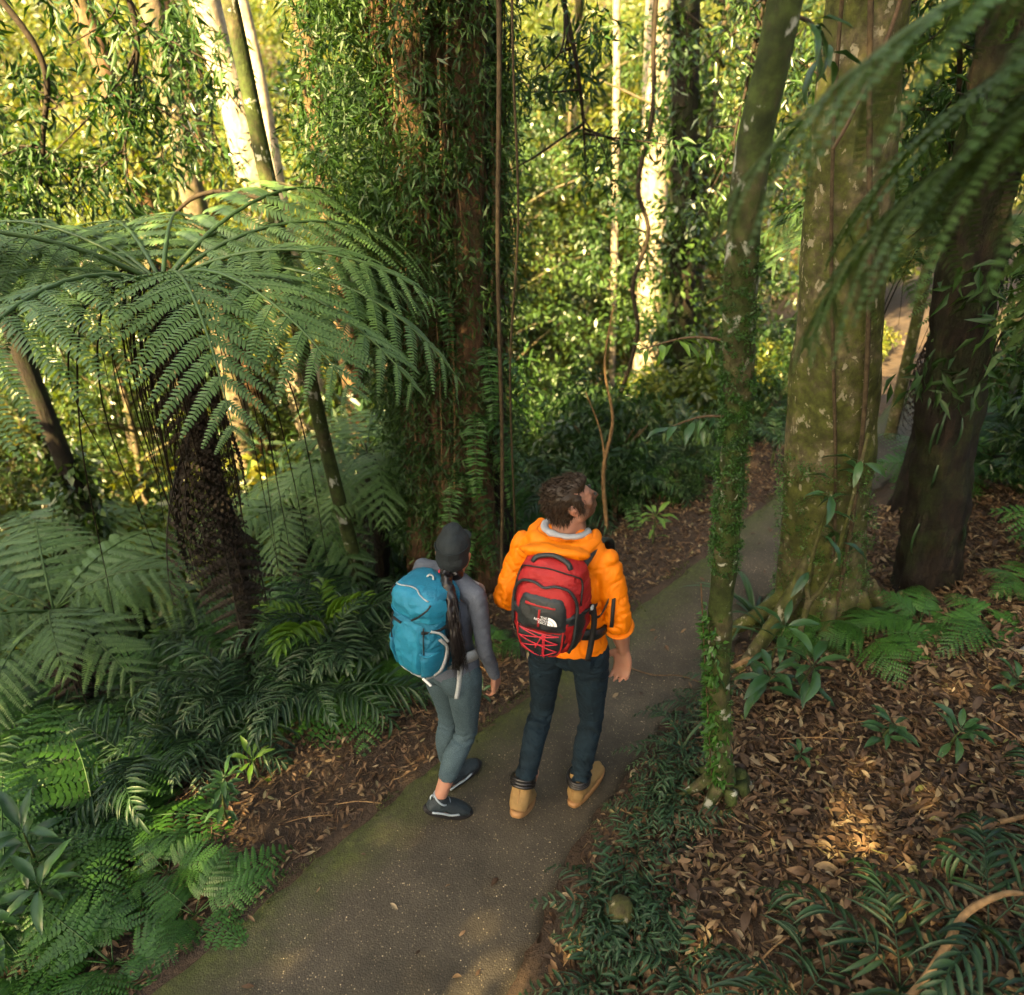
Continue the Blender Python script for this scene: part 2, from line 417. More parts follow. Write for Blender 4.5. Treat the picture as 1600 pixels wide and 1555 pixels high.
M_BLUE2 = cloth_mat('bright_blue_nylon', (.006, .180, .300), .55, 600, .08, .0012, .4)
M_LEGG = heather_mat('heather_grey_leggings', (.014, .030, .041), (.066, .108, .130))
M_SHIRT = heather_mat('blue_grey_top', (.045, .055, .076), (.105, .125, .162))
M_CAP = cloth_mat('charcoal_cap_fabric', (.014, .020, .023), .75, 420, .2, .0015, .25)
M_HAIRB = plain('brown_hair', (.026, .016, .009), .5, .35, 0, .3, 60)
M_HAIRK = plain('black_hair', (.006, .005, .006), .35, .5, 0, .4, 90)
M_SHOE = cloth_mat('dark_teal_shoe', (.022, .032, .038), .6, 500, .2)
M_SHOEL = plain('pale_blue_trim', (.30, .36, .40), .6)
M_RUBBER = plain('black_rubber', (.012, .012, .013), .7, .3)

def hand(g, wrist, d, palm, side, s=1.0, curl=22):
    """palm and five fingers; d = pointing direction, palm = way the palm faces, side=+1 thumb along cross(d,palm)"""
    d = unit(d); palm = unit(np.asarray(palm, float)-np.dot(palm, d)*d); t = np.cross(d, palm)*side
    w = np.asarray(wrist, float)
    for f, k in ((-.6, 1), (0, 1), (.6, 1)):
        limb(g, [w+t*f*.018*s, w+d*.045*s+t*f*.042*s, w+d*.088*s+t*f*.046*s], [.0155*s, .0155*s, .0125*s], 10, 8)
    lens = (.072, .080, .074, .058)
    for i, L in enumerate(lens):
        off = (.030-.0205*i)*s; p = w+d*.086*s+t*off; a = 0; pts = [p-d*.012*s, p]; fan = (.10-.065*i)
        for seg, fr in enumerate((.45, .32, .23)):
            a += math.radians(curl*(.7+.45*seg)+i*4)
            dd = unit(d*math.cos(a)+palm*math.sin(a)+t*fan); p = p+dd*L*fr*s; pts.append(p)
        limb(g, pts, [.0098*s, .0100*s, .0092*s, .0085*s, .0068*s], 10, 14)
    b = w+d*.022*s+t*.026*s
    limb(g, [b, b+(d*.5+t*.75+palm*.3)*.034*s, b+(d*.85+t*.85+palm*.55)*.052*s, b+(d*1.25+t*.80+palm*.75)*.066*s],
         [.0150*s, .0125*s, .0108*s, .0080*s], 10, 12)
def head_shape(g, c, R, s=1.0, beard=False):
    """face along +y in head space, R turns it, c = centre"""
    def E(p, r, RR=None):
        V, Q, T = ellipsoid((0, 0, 0), np.array(r)*s, RR); g.add((V+np.array(p)*s)@R.T+c, Q, T)
    def Lb(pts, rad): limb(g, [(np.array(p)*s)@R.T+c for p in pts], np.array(rad)*s, 12, 10)
    E((0, -.012, .030), (.074, .095, .083)); E((0, .030, -.020), (.060, .066, .088)); E((0, .045, -.068), (.044, .046, .042))
    E((0, .066, -.088), (.022, .022, .018)); E((0, .074, .028), (.052, .020, .014))
    Lb([(0, .088, .022), (0, .102, -.006), (0, .113, -.026)], [.009, .011, .013]); E((0, .098, -.034), (.019, .012, .009))
    for sx in (-1, 1):
        E((.030*sx, .080, .006), (.016, .012, .011)); E((.042*sx, .066, -.020), (.020, .018, .020))
        E((.052*sx, .020, -.058), (.018, .036, .026), rx(25))
        Lb([(.072*sx, -.004, -.030), (.080*sx, -.004, -.008), (.084*sx, -.012, .014), (.082*sx, -.026, .016), (.078*sx, -.030, -.004), (.073*sx, -.012, -.032)],
           [.009, .0075, .0070, .0070, .0065, .007])
        E((.072*sx, -.012, -.006), (.010, .015, .022))
    E((0, .096, -.058), (.022, .010, .0065)); E((0, .093, -.070), (.019, .011, .007))
    Lb([(0, -.020, -.06), (0, -.030, -.13)], [.055, .056])
def strap(name, pts, w, th, mat, parent, up=(0, 0, 1), n=None):
    """flat webbing along pts; w wide, th thick; 'up' is roughly the flat side's normal (one or one per point)"""
    P = np.asarray(pts, float); U = np.broadcast_to(np.asarray(up, float), P.shape)
    if n: B = spline(np.hstack([P, U]), n); P = B[:, :3]; U = B[:, 3:]
    T = unit(np.gradient(P, axis=0)); X = unit(np.cross(T, U)); N = np.cross(X, T); V = []
    for i in range(len(P)):
        for a, b in ((-1, -1), (1, -1), (1, 1), (-1, 1)): V.append(P[i]+X[i]*a*w/2+N[i]*b*th/2)
    i = np.arange(len(P)*4).reshape(-1, 4); nx = np.roll(i, -1, axis=1)
    Q = np.stack([i[:-1], nx[:-1], nx[1:], i[1:]], -1).reshape(-1, 4).tolist()+[[3, 2, 1, 0], (i[-1]).tolist()]
    g = Geo(); g.add(V, Q); return link(name, g.mesh(name, mat), parent)
def tubepart(name, pts, r, mat, parent, k=8, n=None, **kw):
    return link(name, tube_mesh(name, pts, r, mat, k, n, **kw), parent)

# ---------------------------------------------------------------- the man
MAN_T = math.radians(22); PERSON_S = .945
def build_man():
    P = np.array
    Lsh, Rsh = P((-.190, .030, 1.388)), P((.138, .015, 1.396))
    Lel, Rel = P((-.242, -.010, 1.150)), P((.200, .000, 1.165))
    Lwr, Rwr = P((-.130, .200, 1.080)), P((.215, .105, .925))
    hipL, hipR = P((-.072, 0, .965)), P((.108, .01, .965))
    knL, knR = P((-.110, .045, .515)), P((.114, .055, .525))
    anL, anR = P((-.122, -.130, .215)), P((.078, .055, .095))
    neck, pelv = P((-.03, .03, 1.475)), P((.018, 0, 1.01))
    hc = P((-.018, .045, 1.605)); HR = rz(-52)@rx(22)
    g = Geo()
    head_shape(g, hc, HR, .85)
    limb(g, [neck-P((0, 0, .06)), neck+P((0, .0, .03)), hc-P((0, .0, .06))], [.060, .053, .052])
    limb(g, [pelv, (0, .0, 1.12), (-.02, .01, 1.29), (-.03, .02, 1.41)], [(.11, .08), (.105, .080), (.12, .088), (.07, .055)], 20)
    limb(g, [Lsh, (Lsh+Rsh)/2, Rsh], [.034, .05, .034])
    for sh, el, wr in ((Lsh, Lel, Lwr), (Rsh, Rel, Rwr)):
        limb(g, [sh, (sh+el)/2, el, el*.6+wr*.4, el*.15+wr*.85, wr], [.036, .036, .034, .040, .029, .026], 14, 22)
    hand(g, Rwr, (.03, .02, -1), (-.25, -1, 0), 1, 1.02, 20)
    hand(g, Lwr, (.5, .85, -.15), (.8, -.5, -.2), 1, 1.0, 30)
    for h, k, a in ((hipL, knL, anL), (hipR, knR, anR)):
        limb(g, [h, (h+k)/2, k, k*.6+a*.4, a], [.050, .044, .032, .030, .022], 16, 24)
        limb(g, [a, a+P((0, .06, -.04)), a+P((0, .13, -.06))], [.032, .032, .024])
    Ri = HR.T
    def beard(V):
        q = (V-hc)@HR
        return np.where(V[:, 2] > 1.5, smooth(-.006, -.024, q[:, 2]-.012+.25*np.maximum(0, .03-q[:, 1]))*smooth(-.006, .012, q[:, 1])*smooth(-.125, -.10, q[:, 2]), 0)*.93
    me = melt(g, 'person', .0062, 3, .5, None, SKIN, beard)
    man = link('person', me, None, (.205, 2.16, .014), (0, 0, -MAN_T), PERSON_S)
    tag(man, 'man in orange rain jacket and dark jeans looking up to the right', 'person')
    # hair: a lumpy mass with locks swept back
    g = Geo()
    def E(p, r, RR=None):
        V, Q, T = ellipsoid((0, 0, 0), r, RR); g.add((V+P(p))*.875@HR.T+hc, Q, T)
    E((0, -.018, .040), (.074, .092, .076)); E((0, -.044, -.004), (.068, .064, .066)); E((0, .030, .074), (.054, .060, .040)); E((.01, .060, .084), (.042, .034, .028))
    E((0, -.056, -.045), (.052, .036, .044)); E((0, -.03, .088), (.052, .056, .033))
    for sx in (-1, 1): E((.066*sx, .012, .020), (.012, .026, .036)); E((.062*sx, .022, -.002), (.010, .012, .028))
    def hd(V, N):
        q = (V-hc)@HR
        return .0042*fbm(np.stack([q[:, 0]*55, q[:, 1]*16+q[:, 2]*10, q[:, 2]*34], -1), 3)
    hair = link('hair', melt(g, 'hair', .0045, 2, .5, hd, M_HAIRB), man)
    rng = np.random.default_rng(3); g = Geo()
    Vh = np.zeros(len(hair.data.vertices)*3); hair.data.vertices.foreach_get('co', Vh); Vh = Vh.reshape(-1, 3)
    for p in Vh[rng.integers(0, len(Vh), 2000)]:
        q = (p-hc)@HR; out = unit(q-P((0, -.02, .02)))
        sweep = P((.25*rng.normal(), -.9 if q[2] > .03 else -.35, .35 if q[2] > .07 else -.75))
        d = unit(out*.12+sweep*.9+.2*rng.normal(size=3)); l = .018+.016*rng.random()
        pts = [q-out*.004, q+d*l*.5+out*.0025, q+d*l]
        V, Q, T = tube(np.array(pts)@HR.T+hc, [.0013, .0012, .0003], 3); g.add(V, Q, T, rng.random())
    link('hair_locks', g.mesh('hair_locks', M_HAIRB, True), hair)['kind'] = 'stuff'
    for sx in (-1, 1):
        V, Q, T = ellipsoid(P((.030*sx, .089, .004)), (.010, .006, .006)); g = Geo(); g.add(V@HR.T+hc, Q, T)
        link('eye', g.mesh('eye', M_LEATHER, True), man)
    # jacket
    g = Geo()
    limb(g, [(.020, -.012, .998), (.018, -.008, 1.03), (.008, .0, 1.12), (-.012, .005, 1.23), (-.026, .012, 1.34), (-.03, .022, 1.415)],
         [(.153, .132), (.154, .130), (.146, .118), (.154, .116), (.150, .112), (.080, .075)], 28, 50, ends=(-1,))
    limb(g, [Lsh+P((.03, 0, -.012)), (-.10, .02, 1.420), (-.03, .02, 1.435), (.05, .02, 1.425), Rsh+P((-.03, 0, -.012))], [.060, .074, .076, .074, .060])
    cuff = lambda e, w, f: e*(1-f)+w*f
    limb(g, [Lsh, Lsh*.5+Lel*.5+P((-.012, 0, 0)), Lel+P((-.008, -.012, 0)), cuff(Lel, Lwr, .45), cuff(Lel, Lwr, .9)], [.056, .053, .051, .047, .041], 18, 50)
    limb(g, [Rsh, Rsh*.5+Rel*.5+P((.008, -.008, 0)), Rel+P((.004, -.008, 0)), cuff(Rel, Rwr, .24)], [.056, .053, .052, .046], 18, 50)
    def wr(V, N):
        d = .0045*fbm(V*P((13, 13, 9)), 3)
        arm = smooth(.145, .185, np.abs(V[:, 0]+.02))
        d += arm*.0026*np.sin(V[:, 2]*95+9*vnoise(V*15)+N[:, 0]*3)*smooth(1.28, 1.18, V[:, 2])
        diag = np.abs(vnoise(np.stack([V[:, 0]*9+V[:, 2]*12, V[:, 1]*6, V[:, 2]*6-V[:, 0]*10], -1)))
        cre = np.abs(fbm(np.stack([V[:, 0]*11+V[:, 2]*6, V[:, 1]*8, V[:, 2]*14-V[:, 0]*8], -1), 2))
        cr2 = np.abs(fbm(np.stack([V[:, 0]*26-V[:, 2]*20+5, V[:, 1]*22, V[:, 2]*16], -1), 2))
        d = d-.0045*np.maximum(0, .22-cre)/.22-.0022*arm*np.maximum(0, .2-cr2)/.2
        return d-.008*np.maximum(0, .22-diag)/.22+.0022*np.sin(V[:, 2]*300+4*vnoise(V*30))*smooth(1.02, 1.0, V[:, 2])
    jacket = link('jacket', melt(g, 'jacket', .0055, 3, .5, wr, M_ORANGE), man)
    e, w2 = cuff(Rel, Rwr, .26), unit(Rwr-Rel); u1 = unit(np.cross(w2, P((0, 1, 0)))); u2 = np.cross(w2, u1)
    link('cuff', tube_mesh('cuff', [e+u1*.0455*math.cos(t)+u2*.0455*math.sin(t) for t in np.linspace(0, 2*np.pi, 30)], [(.006, .015)]*30, M_ORANGE, 8, cap=False, ref=w2), jacket)
    # hood lying on the shoulders with its pale lining
    g = Geo(); arc = []
    for a in np.linspace(-200, 20, 15):
        r = math.radians(a); k = max(0, -math.sin(r))
        arc.append((-.03+.118*math.cos(r), .035+.100*math.sin(r), 1.462-.012*k+.010*abs(math.cos(r))))
    limb(g, arc, [(.022+.014*max(0, math.sin(math.radians(-a))), .024+.016*max(0, math.sin(math.radians(-a)))) for a in np.linspace(-200, 20, 15)], 14, 40, ref=(0, 0, 1))
    V, Q, T = ellipsoid((-.035, -.088, 1.462), (.140, .072, .030), rx(-34)@ry(-6)); g.add(V, Q, T)
    hood = link('hood', melt(g, 'hood', .006, 4, .5, lambda V, N: .006*fbm(V*18, 3), M_ORANGE), jacket)
    g = Geo()
    limb(g, [(-.03+.082*math.cos(r), .040+.078*math.sin(r), 1.492+.012*max(0, -math.sin(r))) for r in np.radians(np.linspace(-195, 15, 13))], [(.011, .016)]*13, 12, 30, ref=(0, 0, 1))
    link('hood_lining', melt(g, 'hood_lining', .005, 3, .5, lambda V, N: .003*fbm(V*30, 2), M_LINING), hood)
    # jeans
    g = Geo()
    limb(g, [(.018, 0, 1.10), (.018, -.002, 1.025), (.018, 0, .95)], [(.126, .092), (.132, .100), (.128, .092)], 24, 10)
    for h, k, a, sx in ((hipL, knL, anL, -1), (hipR, knR, anR, 1)):
        b = P((0, -.02, 0))
        limb(g, [h+P((0, -.012, .02)), h*.7+k*.3+P((0, -.008, 0)), h*.35+k*.65, k, k*.72+a*.28+b, k*.45+a*.55+b*.8, k*.12+a*.88, a+P((0, .012, .070))],
             [.072, .073, .062, .052, .053, .049, .044, .046], 20, 60)
    for sx in (-1, 1):
        V, Q, T = ellipsoid((.018+.066*sx, -.046, .978), (.063, .060, .074)); g.add(V, Q, T)
    def jw(V, N):
        kz = np.exp(-((V[:, 2]-.51)/.07)**2); az = smooth(.36, .18, V[:, 2]); hz = np.exp(-((V[:, 2]-.87)/.06)**2)
        w = np.sin(V[:, 2]*105+6*vnoise(V*16)+N[:, 1]*2)
        cre = np.abs(fbm(np.stack([V[:, 0]*16+V[:, 2]*14, V[:, 1]*16, V[:, 2]*26], -1), 2))
        return (.0046*kz+.0060*az+.0032*hz)*w+.002*fbm(V*20, 2)-.0045*np.maximum(0, .2-cre)/.2
    jeans = link('jeans', melt(g, 'jeans', .0055, 3, .5, jw, M_JEANS), man)
    for sx in (-1, 1):   # back pockets: stitched patches
        g = Geo(); c = P((.018+.070*sx, 0, .985)); m = 7; V = []
        for j in range(m):
            for i in range(m):
                u = (i/(m-1)-.5)*.088; v = (j/(m-1)-.5)*.092-(.012*(1-abs(i/(m-1)-.5)*2) if j == 0 else 0)
                x = c[0]+u; z = c[2]+v; q = ((x-(.018+.066*sx))/.070)**2+((z-.978)/.080)**2
                V.append((x, -.046-.0645*math.sqrt(max(.05, 1-q*.9))-.001, z))
        i = np.arange(m*m).reshape(m, m); g.add(V, np.stack([i[:-1, :-1], i[:-1, 1:], i[1:, 1:], i[1:, :-1]], -1).reshape(-1, 4))
        link('back_pocket', g.mesh('back_pocket', M_JEANS, True), jeans)
    # boots
    for a, ang, lift in ((anL, 6, 34.0), (anR, -13, 0.0)):
        R = rz(ang)@rx(-lift); b = P((a[0], a[1], 0)) if not lift else P((a[0], a[1]-.075, .108))
        if lift: b = b-P((0, 0, .0))
        def W(pts): return [(P(p))@R.T+b for p in pts]
        g = Geo()
        limb(g, W([(0, -.005, .155), (0, -.006, .12), (0, .0, .085), (0, .03, .065), (0, .09, .055), (0, .15, .05), (0, .185, .046)]), [(.046, .048), (.045, .046), (.047, .047), (.047, .043), (.046, .036), (.047, .031), (.040, .025)], 18, 26, ref=(1, 0, 0))
        V, Q, T = ellipsoid((0, -.022, .060), (.044, .036, .055)); g.add(V@R.T+b, Q, T)
        boot = link('boot', melt(g, 'boot', .005, 3, .5, lambda V, N: .0018*fbm(V*40, 2), M_TAN), man)
        g = Geo(); out = []
        for t in np.linspace(0, 2*np.pi, 40, endpoint=False):
            y = .075+.140*math.sin(t); x = (.046+.006*math.sin(t*1.0))*math.copysign(abs(math.cos(t))**.6, math.cos(t)); out.append((x, y))
        V = []
        for z, f in ((0, .94), (.006, 1), (.024, 1.02), (.030, .98)):
            V += [(x*f, .075+(y-.075)*f, z) for x, y in out]
        V = np.array(V); i = np.arange(160).reshape(4, 40); nx = np.roll(i, -1, 1)
        V = np.vstack([V, (0, .075, .03), (0, .075, 0)])
        g.add(V@R.T+b, np.stack([i[:-1], nx[:-1], nx[1:], i[1:]], -1).reshape(-1, 4), [(160, i[3, j], nx[3, j]) for j in range(40)]+[(161, nx[0, j], i[0, j]) for j in range(40)])
        link('sole', g.mesh('sole', M_SOLE, True), boot)
        for q in range(3):
            z = .138+.014*q; th = np.linspace(0, 2*np.pi, 25)
            link('padded_collar', tube_mesh('padded_collar', W([(.050*math.cos(t), -.006+.050*math.sin(t), z+.004*math.sin(t)) for t in th]), .0085, M_LEATHER, 8, cap=False), boot)
        tubepart('heel_seam', W([(.0, -.058+.006*abs(z-.07)/.04, z) for z in (.035, .06, .09, .12)]), .0016, M_SOLE, boot, 5)
    return man
man = build_man()

# ---------------------------------------------------------------- backpacks
class Pack:
    """surface of a pack in its own space: x right, y out of the wearer's back, z up"""
    def __init__(s, zs, ws, ds, p=2.6, back=.0): s.zs, s.ws, s.ds, s.p, s.back = zs, ws, ds, p, back
    def wd(s, z): return np.interp(z, s.zs, s.ws), np.interp(z, s.zs, s.ds)
    def surf(s, x, z, off=0.0):
        w, d = s.wd(z); q = np.clip(np.abs(x)/w, 0, .985); return np.stack([x+0*z, d*(1-q**s.p)**(1/s.p)+off, z+0*x], -1)
    def body(s, name, mat, parent, wr=.004, nz=90, k=110, seed=0):
        g = Geo(); V = []; zz = np.linspace(s.zs[0], s.zs[-1], nz)
        for z in zz:
            w, d = s.wd(z)
            for t in np.linspace(0, 2*np.pi, k, endpoint=False):
                c, si = math.cos(t), math.sin(t); e = 2/s.p
                x = w*math.copysign(abs(c)**e, c); y = (d if si > 0 else .035)*math.copysign(abs(si)**e, si); V.append((x, y, z))
        V = np.array(V); r = V-np.array([0, 0, 1])*V[:, 2:]; r = unit(r+1e-6)
        V = V+r*(wr*fbm(np.stack([V[:, 0]*14+seed, V[:, 1]*14, V[:, 2]*26+V[:, 0]*9], -1), 3)-1.3*wr*np.maximum(0, .22-np.abs(fbm(np.stack([V[:, 0]*22+seed, V[:, 1]*22, V[:, 2]*30-V[:, 0]*16], -1), 2)))/.22)[:, None]
        i = np.arange(nz*k).reshape(nz, k); nx = np.roll(i, -1, 1); V = np.vstack([V, (0, 0, zz[0]), (0, 0, zz[-1])])
        g.add(V, np.stack([i[:-1], nx[:-1], nx[1:], i[1:]], -1).reshape(-1, 4), [(nz*k, nx[0, j], i[0, j]) for j in range(k)]+[(nz*k+1, i[-1, j], nx[-1, j]) for j in range(k)])
        return link(name, g.mesh(name, mat, True), parent)
    def panel(s, name, zs, xl, xr, mat, parent, off=.006, nu=26, nv=32, wr=.002, bulge=0.0):
        """raised cloth panel between left and right outlines, edges turned down to the pack"""
        g = Geo(); zz = np.linspace(zs[0], zs[-1], nv); V = []
        for j, z in enumerate(zz):
            a, b = np.interp(z, zs, xl), np.interp(z, zs, xr)
            for i in range(nu):
                u = i/(nu-1); x = a+(b-a)*u; e = i in (0, nu-1) or j in (0, nv-1)
                bl = bulge*(math.sin(math.pi*u)**.7)*(math.sin(math.pi*min(max(j/(nv-1), 0), 1))**.6) if bulge else 0
                V.append(s.surf(np.array(x), np.array(z), -.006 if e else off+bl+wr*(float(fbm(np.array([x*40, z*30, off*900]), 2))-1.6*max(0, .25-abs(float(fbm(np.array([x*26+z*18, z*34-x*14, off*500]), 2))))/.25)))
        i = np.arange(nu*nv).reshape(nv, nu)
        g.add(V, np.stack([i[:-1, :-1], i[1:, :-1], i[1:, 1:], i[:-1, 1:]], -1).reshape(-1, 4))
        return link(name, g.mesh(name, mat, True), parent)
    def trim(s, name, xz, r, mat, parent, off=.004, n=None, k=6):
        xz = np.asarray(xz, float)
        if n: xz = spline(xz, n)
        return tubepart(name, [s.surf(x, z, off) for x, z in xz], r, mat, parent, k)

def text_mesh(name, body, size, mat, parent, place):
    """lettering: place(u, v) maps text space to the pack's surface"""
    cu = bpy.data.curves.new('t', 'FONT'); cu.body = body; cu.size = size; cu.space_line = .8; cu.align_x = 'RIGHT' if '\n' in body else 'LEFT'
    o = bpy.data.objects.new('t', cu); COL.objects.link(o)
    dg = bpy.context.evaluated_depsgraph_get(); me = bpy.data.meshes.new_from_object(o.evaluated_get(dg))
    bpy.data.objects.remove(o)
    for v in me.vertices: v.co = place(v.co.x, v.co.y)
    me.materials.clear(); me.materials.append(mat); me.name = name
    return link(name, me, parent)

def red_pack():
    root = empty('backpack', (0, 0, 0))
    tag(root, 'red and black hiking backpack with red bungee lacing on the man in orange', 'backpack')
    z = [0, .02, .06, .15, .26, .36, .43, .465, .48]
    pk = Pack(z, [.070, .098, .122, .138, .140, .132, .112, .078, .03], [.085, .115, .140, .152, .148, .132, .105, .07, .03], 3.0)
    pk.body('main_body', M_RED, root)
    # black lower side pockets, right and left
    for sx in (-1, 1):
        zz = np.linspace(.02, .27, 8)
        w = [pk.wd(q)[0] for q in zz]
        a, b = ([.80*q for q in w], [.982*q for q in w]) if sx > 0 else ([-.982*q for q in w], [-.86*q for q in w])
        pk.panel('side_pocket', zz, a, b, M_CHAR, root, .010, 12, 16)
    pk.panel('front_compartment', [.045, .09, .2, .3, .36, .395, .408], [-.05, -.09, -.112, -.112, -.098, -.065, -.02], [.05, .09, .112, .112, .098, .065, .02], M_RED, root, .010, 24, 30, .003, .010)
    f = .022
    pocket = pk.panel('front_pocket', [.185, .205, .24, .31, .345, .360], [-.092, -.097, -.096, -.090, -.078, -.055], [.094, .099, .098, .092, .078, .055], M_CHAR, root, f, 22, 18, .003, .014)
    pk.panel('wing_panel', [.225, .24, .262, .275], [-.128, -.132, -.130, -.112], [-.070, -.07, -.07, -.08], M_CHAR, root, .016, 10, 8)
    pk.panel('wing_panel', [.215, .24, .262, .275], [.07, .07, .07, .08], [.118, .132, .130, .112], M_CHAR, root, .016, 10, 8)
    pk.panel('mesh_panel', [.03, .05, .10, .19], [-.04, -.072, -.092, -.098], [.04, .072, .094, .100], M_CHAR, root, f-.002, 18, 16, .003, .008)
    pk.panel('pocket_welt', [.314, .330], [-.070, -.068], [.068, .064], M_RED, pocket, f+.013, 12, 4, 0)
    pk.panel('pocket_tape', [.215, .26, .316], [-.010, -.010, -.010], [.010, .010, .010], M_RED, pocket, f+.016, 4, 12, 0)
    pk.trim('zip', [(-.114, .17), (-.120, .27), (-.112, .345), (-.085, .392), (-.04, .405), (0, .392), (.04, .405), (.085, .392), (.112, .345), (.120, .27), (.116, .14), (.10, .06)], .0065, M_CHAR, root, .016, 60)
    pk.trim('top_zip', [(-.125, .30), (-.118, .39), (-.09, .435), (0, .452), (.09, .435), (.118, .39), (.125, .30)], .0035, M_BLACK, root, .002, 40)
    # bungee lacing
    for a, b in (((-.074, .195), (.076, .188)), ((.076, .188), (-.074, .150)), ((-.074, .195), (.073, .146)), ((-.074, .150), (.068, .098)),
                 ((.073, .146), (-.066, .098)), ((-.066, .098), (.0, .045)), ((.068, .098), (.005, .045)), ((.02, .190), (-.01, .10)), ((.022, .190), (.015, .035)), ((.028, .190), (.02, .035))):
        n = 9; q = [(a[0]+(b[0]-a[0])*t, a[1]+(b[1]-a[1])*t) for t in np.linspace(0, 1, n)]
        pk.trim('bungee_cord', q, .0022, M_CORD, root, f+.013)
    tubepart('cord_end', [pk.surf(.018, .038, f+.014), pk.surf(.018, .010, f+.02)], .005, M_CHAR, root)
    for sx in (-1, 1): pk.trim('pocket_piping', [(sx*.086, .20), (sx*.082, .12), (sx*.066, .06), (sx*.03, .03)], .004, M_RED, root, f, 16)
    # haul handle
    tubepart('haul_handle', [(-.070, .06, .452), (-.055, .055, .478), (0, .045, .492), (.055, .055, .478), (.070, .06, .452)], .0105, M_CHAR, root, 10, 20)
    # emblem: three lines of lettering and a quarter dome of three bands
    def place(u, v): 
        p = pk.surf(np.array(.034+u), np.array(.278+v*1.15), f+.024); return Vector(p)
    text_mesh('lettering', 'THE\nNORTH\nFACE', .0135, M_WHITE, pocket, place)
    for r0, r1 in ((.0, .0105), (.012, .0215), (.023, .0335)):
        g = Geo(); V = []; n = 14
        for t in np.linspace(0, math.pi/2, n):
            for r in (r0, r1): V.append(place(.003+r*math.sin(t), -.0235+r*math.cos(t)*1.0+.0))
        i = np.arange(2*n).reshape(n, 2); g.add(V, np.stack([i[:-1, 0], i[:-1, 1], i[1:, 1], i[1:, 0]], -1))
        link('emblem_band', g.mesh('emblem_band', M_WHITE), pocket)
    text_mesh('side_lettering', 'BOREALIS', .011, M_WHITE, root, lambda u, v: Vector(pk.surf(np.array(-.108+v+.018*(1-u/.07)*-1), np.array(.150-u), .018)))
    # straps
    def S(name, pts, w, th=.004, mat=M_BLACK, up=(0, 1, 0), n=24): return strap(name, pts, w, th, mat, root, up, n)
    S('shoulder_strap', [(.075, -.005, .40), (.088, -.055, .440), (.102, -.14, .462), (.112, -.22, .43), (.12, -.27, .36), (.12, -.27, .24)], .055, .014, M_CHAR, [(0, .6, .8), (0, .4, .9), (0, 0, 1), (0, -.7, .6), (0, -1, .1), (0, -1, 0)])
    S('shoulder_strap', [(-.075, -.005, .40), (-.09, -.055, .435), (-.11, -.14, .458), (-.12, -.22, .425), (-.125, -.27, .36), (-.125, -.27, .24)], .055, .014, M_CHAR, [(0, .6, .8), (0, .4, .9), (0, 0, 1), (0, -.7, .6), (0, -1, .1), (0, -1, 0)])
    S('compression_strap', [(.10, .13, .262), (.142, .06, .255), (.158, -.01, .235)], .016, .004, M_BLACK, (1, .4, 0))
    S('compression_strap', [(.135, .02, .215), (.165, -.02, .16), (.185, -.06, .215), (.195, -.12, .30)], .012, .004, M_BLACK, (1, .2, 0))
    S('hanging_strap', [(.148, .015, .255), (.158, .012, .16), (.155, .018, .05), (.150, .030, -.06)], .022, .004, M_BLACK, (.3, 1, 0))
    S('hanging_strap', [(.205, -.07, .24), (.21, -.05, .18), (.212, -.045, .12), (.21, -.05, .09)], .014, .004, M_BLACK, (.3, 1, 0))
    S('hanging_strap', [(-.105, .04, .07), (-.112, .035, -.0), (-.115, .03, -.07), (-.108, .028, -.14)], .026, .004, M_BLACK, (-.3, 1, 0))
    for x, zc, y in ((.152, .255, .035), (-.138, .268, .06)):
        V, Q, T = ellipsoid((x, y, zc), (.006, .014, .012)); g = Geo(); g.add(V, Q, T); link('buckle', g.mesh('buckle', M_GREYWEB, True), root)
    S('hip_belt', [(-.10, -.0, .05), (-.16, -.05, .03), (-.18, -.14, .01)], .05, .010, M_CHAR, (-1, .3, 0)); S('hip_belt', [(.10, -.0, .05), (.16, -.05, .03), (.18, -.14, .01)], .05, .010, M_CHAR, (1, .3, 0))
    return root
def settle(root, person_loc, turn, off, tilt=0.0, zs=1.0):
    """pack space (y out of the back) into world space behind a wearer"""
    done = set()
    for o in root.children_recursive:
        if o.data and o.data.name not in done:
            done.add(o.data.name); n = len(o.data.vertices); V = np.zeros(n*3); o.data.vertices.foreach_get('co', V)
            V = V.reshape(-1, 3); V[:, 1] *= -1; V[:, 2] *= zs; o.data.vertices.foreach_set('co', V.ravel()); o.data.flip_normals(); o.data.update()
    root.matrix_world = Matrix.Translation(person_loc)@Matrix.Rotation(-turn, 4, 'Z')@Matrix.Scale(PERSON_S, 4)@Matrix.Translation(off)@Matrix.Rotation(tilt, 4, 'X')
settle(red_pack(), (.205, 2.16, .014), MAN_T, (-.014, -.122, 1.098), math.radians(-2), .80)

